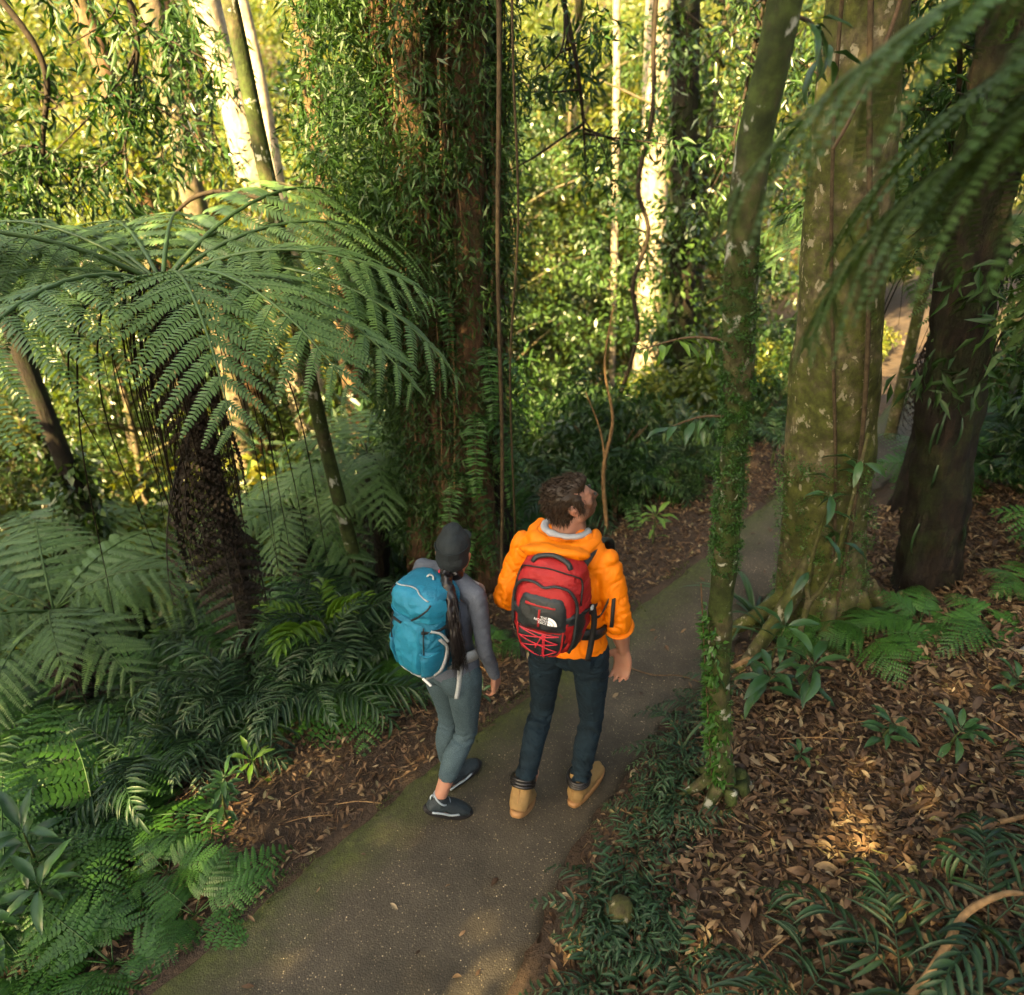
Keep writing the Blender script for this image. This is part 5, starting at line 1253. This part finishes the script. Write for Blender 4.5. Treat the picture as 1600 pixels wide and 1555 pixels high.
leafy_stem('seedling', 'glossy seedling right of the spreading one on the bank litter', 'seedling', ab(1.80, 2.12), L_SMALL, 11, .10, 1.4, (.02, 0), 53)
leafy_stem('seedling', 'small seedling near the right picture edge on the bank', 'seedling', ab(2.15, 2.35), L_SMALL, 9, .10, 1.2, (.02, 0), 54)
for i, (x, y, n, s, lab) in enumerate([(1.12, 1.12, 9, .9, 'out-of-focus dark fern clump at the bottom right'), (1.42, 1.25, 8, .85, 'out-of-focus dark fern clump nearest the lower right corner'),
    (.86, 1.14, 8, .75, 'out-of-focus dark fern clump at bottom right of centre'), (1.80, 1.42, 7, .8, 'dark fern clump at the right edge above the corner')]):
    rosette('broad_fern', lab, 'fern', ab(x, y), F_BIGEDGE, n-2, s*.85, (-28, 12), .06, .012, 260+i, 'dark ferns at lower right')
# Y-branched sapling before the mossy tree
def sapling():
    b = ab(1.50, 2.98); root = empty('sapling', b); tag(root, 'forked mossy sapling with broad leaves against the stout mossy tree', 'sapling')
    link('trunk', tube_mesh('trunk', [(0, 0, -.05), (-.005, 0, .15), (0, 0, .33)], [.020, .016, .016], B_MOSSY, 9, 14, amp=.08), root)
    for i, pts in enumerate([[(0, 0, .32), (-.03, 0, .42), (-.035, 0, .62), (-.02, 0, .95)], [(0, 0, .32), (.045, -.01, .40), (.07, -.02, .58), (.085, 0, .92), (.08, 0, 1.25)]]):
        link('limb', tube_mesh('limb', pts, np.linspace(.014, .007, len(pts)), B_MOSSY, 8, 24, amp=.1, seed=i), root)
    rng = np.random.default_rng(5)
    for i in range(18):
        s = i % 2; p = np.array([(-.03, 0, 0), (.08, 0, 0)][s])+np.array([0, 0, rng.uniform(.45, 1.15)]); o = link('leaf', L_BROAD[i % 3], root, p); k = rng.uniform(.5, .8); o.scale = (k, k, k)
        o.rotation_euler = (math.radians(rng.uniform(-30, 20)), rng.normal()*.3, rng.uniform(0, 6.28))
sapling()
# twig with pale leaves hanging near the lens, left of the slender trunk
def twig_spray(label, at, end, leaves, n, s, seed):
    o = link('leafy_twig', tube_mesh('leafy_twig', [(0, 0, 0), (np.array(end)-at)*.5+np.array([0, 0, .03]), np.array(end)-at], [.006, .004, .002], M_TWIG, 6, 16), None, at); tag(o, label, 'branch')
    rng = np.random.default_rng(seed); C = spline([(0, 0, 0), (np.array(end)-at)*.5+np.array([0, 0, .03]), np.array(end)-at], 20)
    for i in range(n):
        p = C[int(rng.integers(5, 20))]; l = link('leaf', leaves[i % len(leaves)], o, p); k = s*rng.uniform(.7, 1.2); l.scale = (k, k, k)
        l.rotation_euler = (math.radians(rng.uniform(-70, 10)), rng.normal()*.3, rng.uniform(0, 6.28))
twig_spray('pale yellow-green leafy twig left of the slender trunk', (.68, 2.08, 2.14), (.42, 2.32, 2.04), L_FRESH, 16, .62, 1)
twig_spray('bluish leafy twig hanging below the pale one by slender trunk', (.72, 2.08, 1.90), (.50, 2.25, 1.78), L_SMALL, 22, .95, 2)
twig_spray('dark leafy twig high between slender and mossy trunks', (.66, 2.06, 2.95), (.86, 2.3, 2.85), L_BROAD, 12, .5, 3)

# ================================================================ UNDERGROWTH BEYOND THE PATH
def bush_mesh(name, seed, R, nc, nl, leaf, wid, mat, tmpl=LEAF2, droop=.4, up=.6):
    rng = np.random.default_rng(seed); o = unit(rng.normal(size=(nc, 3)))*rng.random((nc, 1))**.45; C = o*np.array(R)+np.array([0, 0, R[2]*.9])
    g = Geo(); clusters(g, rng, C, .17*(.7+.6*rng.random(nc)), nl, leaf, wid, droop, tmpl, up); return g.mesh(name, mat)
def bush_stem(seed, h):
    rng = np.random.default_rng(seed); g = Geo()
    for i in range(6):
        a = rng.uniform(0, 6.28); e = np.array([math.cos(a)*.45*h, math.sin(a)*.45*h, h*rng.uniform(.8, 1.3)])
        V, Q, T = tube([(0, 0, -.15), e*np.array([.3, .3, .5]), e], [.016, .011, .004], 5, 8); g.add(V, Q, T)
    return g.mesh('stems', M_TWIG, True)
BUSHES = [(bush_mesh('foliage', 300, (.6, .6, .5), 46, 42, (.06, .11), .40, M_BUSH, LEAF4), bush_stem(1, .6)),
          (bush_mesh('foliage', 301, (.55, .55, .6), 40, 46, (.09, .17), .16, M_BUSH, LEAF2, .7), bush_stem(2, .7)),
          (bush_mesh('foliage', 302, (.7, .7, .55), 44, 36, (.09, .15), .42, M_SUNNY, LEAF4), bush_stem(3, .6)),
          (bush_mesh('foliage', 303, (.6, .6, .7), 44, 44, (.07, .13), .22, M_VINE, LEAF2, .8), bush_stem(4, .8))]
def shrub(x, y, kind, s, rz_, label, group, dz=0.0):
    f, st = BUSHES[kind]
    o = link('shrub', st, None, (x, y, gz(x, y)+dz), (0, 0, rz_), s); tag(o, label, 'shrub', group); link('foliage', f, o)
rng = np.random.default_rng(91); KL = ['oval-leaved green shrub', 'narrow-leaved drooping shrub', 'broad-leaved sunny shrub', 'small-leaved dense shrub']
k = 0
for i in range(64):     # far verge of the path, in front of the golden gap
    l = rng.uniform(.55, 3.2); s = rng.uniform(4.2, 9.5); p = N_PATH*(EDGE_L-l)+D_PATH*s
    if np.hypot(p[0]+.34, p[1]-4.22) < .75: continue
    kd = int(rng.integers(4)); k += 1
    shrub(p[0], p[1], kd, rng.uniform(.45, .95)*(.7 if l < .9 else 1.0), rng.uniform(0, 6.28), KL[kd]+' in the thicket beyond the path, behind the man', 'shrubs beyond the path')
for i in range(46):     # slope to the left, lower down
    x = rng.uniform(-7, .2); y = rng.uniform(5.6, 9.5); kd = int(rng.integers(4))
    shrub(x, y, kd, rng.uniform(.9, 1.7), rng.uniform(0, 6.28), KL[kd]+' in the thicket down the left slope', 'shrubs down the slope')
for i in range(34):     # right bank behind the trunks
    r = rng.uniform(.5, 3.5); s = rng.uniform(4.6, 9.0); p = N_PATH*(-1.3+r)+D_PATH*s; kd = (0, 1, 3)[int(rng.integers(3))]
    if min(np.hypot(p[0]-1.75, p[1]-3.3), np.hypot(p[0]-2.36, p[1]-3.42)) < .7: continue
    shrub(p[0], p[1], kd, rng.uniform(.5, 1.05), rng.uniform(0, 6.28), KL[kd]+' on the shaded right bank behind the trunks', 'shrubs on the right bank')
k = 0
for i in range(40):     # ferns and palms of the same thickets
    l = rng.uniform(.25, 2.4); s = rng.uniform(4.0, 8.5); p = N_PATH*(EDGE_L-l)+D_PATH*s
    if np.hypot(p[0]+.34, p[1]-4.22) < .65: continue
    rosette('palm', 'low palm in the thicket beyond the path, behind the man', 'palm', ab(*p), F_PALM, 7, rng.uniform(.35, .75), (-10, 30), .15, .012, 400+i, 'palms beyond the path', stemmat=M_STEM)
for i in range(26):
    r = rng.uniform(.25, 2.8); s = rng.uniform(4.3, 7.8); p = N_PATH*(-1.3+r)+D_PATH*s
    if min(np.hypot(p[0]-1.75, p[1]-3.3), np.hypot(p[0]-2.36, p[1]-3.42)) < .5: continue
    rosette('fern', 'fern on the shaded right bank behind the trunks', 'fern', ab(*p), F_GROUND, 8, rng.uniform(.9, 1.6), (-25, 8), .05, .012, 460+i, 'ferns deep on the right bank')
# bare lit stem among the shrubs
def stem_thing(label, pts, r, mat):
    b = np.array(pts[0]); o = link('bare_stem', tube_mesh('bare_stem', np.array(pts)-b, r, mat, 7, 30, amp=.1), None, b); tag(o, label, 'branch'); return o
st = stem_thing('forked bare stem lit orange just right of the man\'s head', [(.72, 4.75, gz(.72, 4.75)), (.66, 4.75, .3), (.70, 4.75, .7), (.62, 4.75, 1.1), (.66, 4.8, 1.5)], [.016, .014, .011, .008, .004], M_PALETWIG)
tubepart('fork', [(-.045, 0, .55), (-.10, 0, .85), (-.22, 0, 1.15)], [.010, .007, .003], M_PALETWIG, st, 6, 14)

# ---- young trees of the middle distance
def young_tree_mesh(seed, mat, leaf, wid, n):
    rng = np.random.default_rng(seed); C = []
    for i in range(n):
        t = rng.random(); rr = (.35+.9*math.sin(math.pi*min(1, t*.95+.05)))*rng.random()**.5; a = rng.uniform(0, 6.28); C.append((math.cos(a)*rr, math.sin(a)*rr, .6+t*3.4))
    g = Geo(); clusters(g, rng, C, .24*(.5+.9*rng.random(n)), 95, leaf, wid, .5, tone=.45, tv=.32); return g.mesh('crown', mat)
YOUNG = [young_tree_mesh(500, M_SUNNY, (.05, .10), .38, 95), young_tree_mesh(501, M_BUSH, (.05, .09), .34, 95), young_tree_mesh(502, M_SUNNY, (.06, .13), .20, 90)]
g = Geo(); V, Q, T = tube([(0, 0, -.3), (.03, 0, 1.2), (-.04, .03, 2.6), (0, 0, 4.0)], [.05, .04, .028, .01], 8, 20, amp=.08); g.add(V, Q, T)
for i in range(16):
    r_ = np.random.default_rng(i); z_ = .7+.19*i; a_ = i*2.4; e_ = np.array([math.cos(a_), math.sin(a_), .5])*r_.uniform(.5, 1.1)
    V, Q, T = tube([(0, 0, z_), e_*.5+np.array([0, 0, z_+.05]), e_+np.array([0, 0, z_])], [.02, .013, .004], 5, 8); g.add(V, Q, T)
YTR = g.mesh('trunk', B_GREY, True)
rng = np.random.default_rng(93)
YL = ['sunny yellow-green young tree in the forest down the slope', 'dark green young tree in the forest down the slope', 'loose narrow-leaved young tree in the forest down the slope']
for i in range(54):
    a = math.radians(rng.uniform(-52, 34)); d = rng.uniform(8.5, 17); x, y = math.sin(a)*d, math.cos(a)*d
    if EDGE_L-(N_PATH[0]*x+N_PATH[1]*y) < 1.6: continue
    if any(abs(x/y-tx/ty) < .05 and d > 8 and y < ty+.4 for tx, ty in ((2.0, 11), (-3.1, 11), (-3.5, 9.5), (1.6, 12))): continue
    kd = (0, 2, 1, 2, 1)[int(rng.integers(5))]; o = link('young_tree', YTR, None, (x, y, gz(x, y)), (0, 0, rng.uniform(0, 6.28)), rng.uniform(.9, 1.7)); tag(o, YL[kd], 'tree', 'young trees down the slope'); link('crown', YOUNG[kd], o)
# dark leafy branches hanging in at the upper left corner
def hanging_branch(label, pts, seed, nc, mat):
    b = np.array(pts[0], float); P = np.array(pts)-b; o = link('hanging_branch', tube_mesh('hanging_branch', P, np.linspace(.022, .006, len(P)), M_DARKTWIG, 6, 30, amp=.12, seed=seed), None, b); tag(o, label, 'branch', None)
    rng = np.random.default_rng(seed); C = spline(P, 60); cs = []
    for i in range(14):
        j = int(rng.integers(8, 58)); e = C[j]+rng.normal(size=3)*np.array([.35, .3, .3])+np.array([0, 0, -.15]); tubepart('side_twig', [C[j], (C[j]+e)/2+rng.normal(size=3)*.06, e], [.008, .006, .002], M_DARKTWIG, o, 4, 10)
        cs += [e, (C[j]+e)/2]
    while len(cs) < nc: cs.append(C[int(rng.integers(5, 60))]+rng.normal(size=3)*.28)
    g = Geo(); clusters(g, rng, cs, .15, 26, (.06, .12), .24, .7, LEAF4, .3, .35); link('foliage', g.mesh('foliage', mat), o)
hanging_branch('dark tangled branch hanging in at the upper left corner', [(-3.3, 5.0, 3.7), (-2.75, 5.0, 2.95), (-2.85, 5.0, 2.45), (-3.05, 5.0, 1.95), (-3.2, 5.0, 1.45)], 1, 70, M_VINE)
hanging_branch('dark leafy branch drooping down the left picture edge', [(-4.2, 5.4, 3.4), (-3.7, 5.3, 2.9), (-3.65, 5.3, 2.3), (-3.75, 5.3, 1.6)], 2, 80, M_VINE)
hanging_branch('thin leafy branch hanging into the golden gap from above', [(.15, 5.2, 3.8), (.3, 5.3, 3.2), (.42, 5.3, 2.75), (.5, 5.4, 2.2)], 3, 34, M_VINE)
hanging_branch('leafy branch hanging between the golden gap and slender trunk', [(1.9, 6.2, 3.9), (1.75, 6.2, 3.2), (1.7, 6.2, 2.6), (1.6, 6.2, 1.9)], 4, 50, M_BUSH)
hanging_branch('leafy branch above the curved dark branch at left', [(-2.6, 6.5, 3.7), (-2.4, 6.4, 3.1), (-2.3, 6.4, 2.6), (-2.35, 6.4, 2.2)], 5, 40, M_BUSH)
hanging_branch('dark leafy branch filling the space above the big tree fern', [(-2.3, 4.9, 3.6), (-2.1, 4.9, 3.1), (-2.2, 4.9, 2.7), (-2.35, 4.9, 2.35)], 7, 46, M_VINE)
hanging_branch('leafy branch hanging low between the left edge and big tree fern', [(-4.6, 5.9, 2.6), (-3.9, 5.8, 1.9), (-3.7, 5.8, 1.2), (-3.6, 5.8, .5)], 8, 80, M_BUSH)
hanging_branch('dark bushy branch hanging over the top of the mossy tree', [(1.7, 3.9, 3.8), (1.85, 3.8, 3.2), (2.0, 3.8, 2.8), (2.05, 3.8, 2.4)], 9, 60, M_VINE)
hanging_branch('dark bushy branch covering the dark fibrous trunk from above', [(2.6, 3.3, 3.7), (2.35, 3.1, 3.0), (2.25, 3.0, 2.5), (2.3, 3.0, 2.0)], 10, 90, M_VINE)
hanging_branch('dark leafy branch drooping in at the right picture edge', [(3.2, 3.9, 3.4), (2.9, 3.8, 2.7), (2.85, 3.7, 2.1), (2.9, 3.7, 1.5)], 11, 90, M_VINE)
hanging_branch('dark foliage branch behind the lens-near fronds at the upper right', [(3.1, 4.6, 3.8), (2.9, 4.6, 3.2), (2.75, 4.5, 2.7), (2.7, 4.5, 2.2)], 6, 60, M_VINE)

# ---- far forest: one mass
def far_forest():
    rng = np.random.default_rng(97); C = []
    while len(C) < 2400:
        a = math.radians(rng.uniform(-58, 48)); d = 14+34*rng.random()**.7; x, y = math.sin(a)*d, math.cos(a)*d
        l = EDGE_L-(N_PATH[0]*x+N_PATH[1]*y)
        if l < 3: continue
        z = gz(x, y)+rng.random()**.8*9
        if z > 4.5+.1*max(0, d-20) : continue
        C.append((x, y, z))
    C = np.array(C); g = Geo(); d = np.hypot(C[:, 0], C[:, 1])
    for lo, hi, lf, nl in ((0, 24, (.08, .15), 190), (24, 60, (.14, .26), 150)):
        m = (d >= lo) & (d < hi); clusters(g, rng, C[m], .45+.02*d[m], nl, lf, .40, .4, LEAF2, .5, .45, .32)
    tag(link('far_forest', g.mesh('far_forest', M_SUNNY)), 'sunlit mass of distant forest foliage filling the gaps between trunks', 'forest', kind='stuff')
far_forest()

# ================================================================ LEAF LITTER
def litter_material():
    m, nt, b = newmat('fallen_leaf'); oi = node(nt, 'ShaderNodeObjectInfo')
    f = math_n(nt, 'FRACT', math_n(nt, 'ADD', attr(nt), oi.outputs['Random']))
    c = ramp(nt, f, [(0, (.024, .013, .007)), (.25, (.052, .029, .014)), (.5, (.095, .050, .022)), (.70, (.140, .084, .042)), (.87, (.21, .145, .072)), (.96, (.29, .23, .14)), (1.0, (.13, .14, .03))])
    c = mixc(nt, math_n(nt, 'MULTIPLY', noise_tex(nt, 70, 3), .5), c, (.05, .028, .014))
    nt.links.new(c, b.inputs['Base Color']); b.inputs['Roughness'].default_value = .6; b.inputs['Specular IOR Level'].default_value = .35; return m
M_LITTER = litter_material()
def dead_leaf(seed):
    rng = np.random.default_rng(seed); V, Q = blade(1, .30+.10*rng.random(), 5, rng.uniform(-.35, .45), rng.uniform(-.25, .45), .08, .45)
    V[:, 2] += .05*np.sin(V[:, 1]*5+seed); V[:, 0] += .10*rng.normal()*V[:, 1]**2; V[:, 1] -= .5; V[:, 2] -= V[:, 2].min()
    return V, Q
LT = [dead_leaf(i) for i in range(8)]
def scatter(rng, n, box, keep):
    out = []
    while sum(len(o) for o in out) < n:
        P = np.stack([rng.uniform(box[0], box[1], 4000), rng.uniform(box[2], box[3], 4000)], -1)
        nn = P@N_PATH; ss = P@D_PATH; out.append(P[keep(nn, ss, rng)])
    return np.concatenate(out)[:n]
def add_leaves(g, rng, P, size, tilt=.28, lift=.03):
    n = len(P); z = ground_z(P[:, 0], P[:, 1]); l = rng.uniform(*size, n)
    a = rng.uniform(0, 6.28, n); d = np.stack([np.cos(a), np.sin(a), rng.normal(size=n)*tilt], -1); u = np.stack([rng.normal(size=n)*tilt, rng.normal(size=n)*tilt, np.ones(n)], -1)
    pos = np.stack([P[:, 0], P[:, 1], z+.003+lift*rng.random(n)**1.5], -1); R = frames(d, u); kind = rng.integers(0, 8, n)
    for k in range(8):
        m = kind == k
        if m.any(): inst(g, LT[k][0], LT[k][1], None, pos[m], R[m], l[m], rng.random(m.sum()))
def add_bits(g, rng, P):
    n = len(P); z = ground_z(P[:, 0], P[:, 1]); l = rng.uniform(.012, .085, n)*rng.random(n)**.5; a = rng.uniform(0, 6.28, n)
    d = np.stack([np.cos(a), np.sin(a), rng.normal(size=n)*.3], -1); u = np.stack([rng.normal(size=n)*.5, rng.normal(size=n)*.5, np.ones(n)], -1)
    S = np.stack([l*rng.uniform(.10, .5, n), l, l], -1); inst(g, LT[2][0], LT[2][1], None, np.column_stack([P, z+.002+.038*rng.random(n)]), frames(d, u), S, rng.random(n)*.75)
def keep_right(nn, ss, rng):
    r = nn-edge_r(ss); return (r > 0.0) & (rng.random(len(r)) < np.where(r < .12, .35, 1))
def keep_left(nn, ss, rng):
    l = EDGE_L-nn; return (l > .02) & (l < 1.9)
rng = np.random.default_rng(123); g = Geo()
add_leaves(g, rng, scatter(rng, 26000, (.1, 3.4, .7, 4.6), keep_right), (.016, .058), .32, .034)
add_leaves(g, rng, scatter(rng, 2500, (.3, 6.5, 2.5, 7.5), keep_right), (.035, .08), .30, .03)
add_bits(g, rng, scatter(rng, 12000, (.1, 3.2, .7, 4.2), keep_right))
tag(link('leaf_litter', g.mesh('leaf_litter', M_LITTER, True)), 'brown leaf litter covering the bank right of the path', 'leaf litter', kind='stuff')
g = Geo()
add_leaves(g, rng, scatter(rng, 15000, (-2.6, 3.0, .9, 6.5), keep_left), (.018, .048), .30, .022)
add_bits(g, rng, scatter(rng, 12000, (-2.2, 2.5, 1.2, 5.5), keep_left))
tag(link('leaf_litter', g.mesh('leaf_litter', M_LITTER, True)), 'finer brown leaf litter on the verge left of the path', 'leaf litter', kind='stuff')
# the largest leaves one by one
LEAFME = []
for V, Q in LT:
    gg = Geo(); gg.add(V, Q, None, .0); LEAFME.append(gg.mesh('fallen_leaf', M_LITTER, True))
def single_leaf(x, y, z, l, rng, label, group, tilt=.3):
    o = link('fallen_leaf', LEAFME[int(rng.integers(8))], None, (x, y, z), (rng.normal()*tilt, rng.normal()*tilt, rng.uniform(0, 6.28)), l); tag(o, label, 'leaf', group)
P = scatter(rng, 250, (.35, 2.3, .95, 2.8), lambda n, s, r: (n-edge_r(s)) > .12)
for x, y in P: single_leaf(x, y, gz(x, y)+.018+.02*rng.random(), rng.uniform(.050, .095), rng, 'large curled brown leaf on top of the litter on the right bank', 'large fallen leaves on the right bank')
P = scatter(rng, 62, (-1.2, 2.5, 1.3, 4.6), lambda n, s, r: (n > EDGE_L+.04) & (n < edge_r(s)-.03))
P = [p for p in P if not (-.45 < p[0] < .45 and 1.95 < p[1] < 2.45)]
for x, y in P: single_leaf(x, y, .026, rng.uniform(.025, .055), rng, 'small dry leaf lying on the path', 'leaves on the path', .1)
# sticks and roots
def stick(name, label, pts, r, mat, cat='stick', k=8, n=30):
    b = np.array(pts[0], float); tag(link(name, tube_mesh(name, np.array(pts)-b, r, mat, k, n, amp=.12, freq=(4, 14), seed=len(label)), None, b), label, cat)
def gp(x, y, h): return (x, y, gz(x, y)+h)
stick('root', 'thick pale root curving across the lower right corner', [gp(.98, 1.02, .06), gp(1.12, 1.08, .10), gp(1.22, 1.15, .16), gp(1.30, 1.22, .21), gp(1.42, 1.26, .20), gp(1.52, 1.28, .14)], [.010, .011, .012, .011, .009, .005], M_PALETWIG, 'root')
stick('root', 'yellow-brown root above the lower right corner', [gp(1.56, 1.66, .02), gp(1.70, 1.64, .05), gp(1.82, 1.66, .04), gp(1.98, 1.60, .01)], .009, M_PALETWIG, 'root')
stick('root', 'gnarled root between slender and mossy trees', [gp(1.10, 2.95, .0), gp(1.22, 2.92, .05), gp(1.34, 2.98, .03), gp(1.45, 3.08, .0)], .016, M_PALETWIG, 'root')
stick('fallen_twig', 'thin twig lying across the path behind the man\'s hand', [(.62, 3.0, .035), (.75, 2.93, .045), (.88, 2.92, .05), (.98, 2.86, .06)], .004, M_TWIG)
rng = np.random.default_rng(8)
for i in range(34):
    x, y = scatter(rng, 1, (.5, 2.6, 1.0, 3.0), lambda n, s, r: (n-edge_r(s)) > .15)[0]; a = rng.uniform(0, 6.28); L = rng.uniform(.10, .32); dx, dy = math.cos(a)*L, math.sin(a)*L
    stick('fallen_twig', 'thin dry twig lying in the leaf litter on the right bank', [gp(x, y, .02), gp(x+dx*.5, y+dy*.5+.01, .035), gp(x+dx, y+dy, .02)], rng.uniform(.0018, .004), M_TWIG if i % 2 else M_PALETWIG, n=10, k=5)
for o in [o for o in COL.objects if o.name.startswith('fallen_twig') and 'litter' in o.get('label', '')]: o['group'] = 'twigs in the right bank litter'
for i in range(24):
    x, y = scatter(rng, 1, (-1.6, 1.0, 1.7, 4.2), lambda n, s, r: ((EDGE_L-n) > .1) & ((EDGE_L-n) < .8))[0]; a = rng.uniform(0, 6.28); L = rng.uniform(.10, .28); dx, dy = math.cos(a)*L, math.sin(a)*L
    stick('fallen_twig', 'thin dry twig lying on the verge left of the path', [gp(x, y, .015), gp(x+dx*.5, y+dy*.5+.01, .03), gp(x+dx, y+dy, .015)], rng.uniform(.0015, .003), M_TWIG if i % 2 else M_PALETWIG, n=10, k=5)
for o in [o for o in COL.objects if o.name.startswith('fallen_twig') and 'verge' in o.get('label', '')]: o['group'] = 'twigs on the left verge'
# moss tufts along the path's left edge
g = Geo(); n = 5200; s = rng.uniform(.0, 6.5, n); l = rng.normal(0, .035, n); P = (EDGE_L+l)[:, None]*N_PATH+s[:, None]*D_PATH
z = np.where(l > 0, .014, ground_z(P[:, 0], P[:, 1]))
d = unit(np.stack([rng.normal(size=n)*.6, rng.normal(size=n)*.6, np.ones(n)*.8], -1)); ln = rng.uniform(.006, .022, n)
m = fbm(np.stack([P[:, 0]*3, P[:, 1]*3, 0*s], -1), 2) > -.15
inst(g, LEAF2[0], LEAF2[1], None, np.column_stack([P, z])[m], frames(d[m], rng.normal(size=(m.sum(), 3))), np.stack([ln[m]*.3, ln[m], ln[m]], -1), np.clip(.5+.25*rng.normal(size=m.sum()), 0, 1))
tag(link('moss', g.mesh('moss', leaf_mat('edge_moss', (.020, .028, .005), (.042, .056, .009), (.085, .100, .018), .8, .15))), 'strip of moss along the left edge of the path', 'moss', kind='stuff')

# ================================================================ ADDED UNSEEN TREES BEHIND AND BESIDE THE CAMERA (crowns placed for shade)
SHADE = []
def shade_tree(x, y, h, R, seed, label):
    b = (x, y, gz(x, y)-.05); root, tr = tree('forest_tree', label, b, [(0, 0, -.3), (.0, 0, .1), (.1, 0, h*.5), (0, .1, h)], [.30, .22, .18, .10], B_GREY, seed, n=40)
    crown(root, seed, (0, 0, h-b[2]*0), (R, R, R*.62), 92, 62, (.13, .24), M_BUSH, (0, .05, h-R*.7))
shade_tree(-5.6, -4.0, 7.0, 2.2, 701, 'tall added shade tree standing behind the camera at far left')
shade_tree(-3.0, -4.6, 7.2, 2.2, 702, 'added shade tree behind the camera on the left')
shade_tree(-5.3, -2.1, 6.8, 2.1, 703, 'added shade tree on the slope left of the camera')
shade_tree(-2.3, -1.9, 6.6, 2.0, 704, 'added shade tree close behind the camera')
shade_tree(-.4, -4.2, 7.2, 2.2, 705, 'added shade tree behind the camera on the right')
shade_tree(-4.2, -3.0, 8.6, 2.0, 706, 'tallest added shade tree behind the camera on the left')
shade_tree(-1.4, -3.2, 8.2, 2.0, 707, 'tall added shade tree straight behind the camera')
shade_tree(-4.9, -6.4, 7.4, 2.1, 709, 'added shade tree farthest behind the camera on the left')
shade_tree(-2.2, -6.6, 8.0, 2.1, 710, 'added shade tree farthest straight behind the camera')
shade_tree(-8.8, -2.0, 7.2, 2.2, 711, 'added shade tree down the slope far left of the camera')
shade_tree(5.6, 1.2, 7.6, 2.1, 712, 'added shade tree on the bank outside the right picture edge')
shade_tree(2.9, -.9, 7.4, 1.9, 713, 'added shade tree on the bank right behind the camera')
shade_tree(5.2, 5.6, 7.8, 2.1, 714, 'added shade tree far up the right bank outside the picture')
shade_tree(-5.7, 3.0, 3.6, 1.6, 715, 'added leafy shade tree on the slope outside the left picture edge')
shade_tree(-6.6, 5.2, 3.2, 1.7, 716, 'added leafy shade tree further down the slope outside the left picture edge')
shade_tree(-4.9, 1.0, 4.6, 1.5, 717, 'added leafy shade tree left of the camera above the ginger plants')

# ================================================================ LABELS: say where each look-alike plant stands
bpy.context.view_layer.update()
LAND = [('the man in orange', 885, 860), ('the woman in the cap', 700, 930), ("the big tree fern's crown", 250, 380), ("the big tree fern's trunk", 320, 760), ('the huge shaggy tree', 700, 500),
        ("the shaggy tree's foot", 730, 860), ('the slender trunk', 1160, 700), ('the stout mossy tree', 1330, 600), ('the dark fibrous trunk', 1490, 750), ('the bright cream trunk', 1045, 280),
        ('the left-edge tree fern', 80, 960), ('the lower left gingers', 60, 1330), ('the fresh green seedling', 395, 1190), ('the bend of the far path', 1180, 740), ('the upper left corner', 60, 60),
        ('the arching dark branch', 300, 250), ('the forked orange stem', 960, 640), ('the upper right corner', 1560, 60), ('the top of the picture', 900, 30), ('the left picture edge', 10, 650)]
def on_picture(p):
    c, s = math.cos(PITCH), math.sin(PITCH); y = p[1]-CAM_Y; d = y*c-(p[2]-CAM_H)*s; up = y*s+(p[2]-CAM_H)*c
    return (800+1175*p[0]/d, 777.5-1175*up/d, d) if d > .05 else None
byl = {}
for o in COL.objects:
    if o.parent is None and o.get('group') and o.get('label') and o['category'] not in ('leaf', 'stick'): byl.setdefault(o['label'], []).append(o)
for lab, obs in byl.items():
    if len(obs) < 2: continue
    head = lab.split(' in the ')[0].split(' on the ')[0].split(' out of ')[0].split(' sprouting ')[0].split(' arching ')[0]; new = {}
    for o in obs:
        p = np.array(o.matrix_world.translation)+np.array([0, 0, 1.8*o.scale[2] if o['category'] == 'tree' else .35]); q = on_picture(p)
        if q is None: continue
        n, lx, ly = min(LAND, key=lambda m: (m[1]-q[0])**2+(m[2]-q[1])**2); dx, dy = q[0]-lx, q[1]-ly
        if max(abs(dx), abs(dy)) < 45: w = 'right at' if 'corner' in n or 'edge' in n or 'bend' in n else ('behind' if q[2] > 3.4 else 'beside')
        elif abs(dx) > abs(dy)*2: w = 'left of' if dx < 0 else 'right of'
        elif abs(dy) > abs(dx)*2: w = 'above' if dy < 0 else 'below'
        else: w = ('above ' if dy < 0 else 'below ')+('left of' if dx < 0 else 'right of'); w = w.replace('above left', 'up and left').replace('below left', 'down and left').replace('above right', 'up and right').replace('below right', 'down and right')
        new.setdefault(w+' '+n, []).append((q[2], o))
    for w, lst in new.items():
        lst.sort(key=lambda t: t[0])
        for i, (d, o) in enumerate(lst):
            r = '' if len(lst) == 1 else (('nearer ', 'farther ')[i] if len(lst) == 2 else (('nearest ',)+('second nearest ', 'third nearest ', 'fourth nearest ')[:len(lst)-2]+('farthest ',)*max(1, len(lst)-4))[min(i, len(lst)-1)])
            o['label'] = (r+head+', '+w)
seen = {}
for o in COL.objects:
    if o.parent is None and o.get('label') and o.get('category') in ('shrub', 'fern', 'palm', 'tree'): seen.setdefault(o['label'], []).append(o)
for lab, obs in seen.items():
    gs = sorted({o.get('group', '') for o in obs})
    if len(gs) > 1:
        for o in obs:
            if o.get('group', '') != gs[0]: o['label'] = lab.replace(', ', ' deeper in, ', 1)
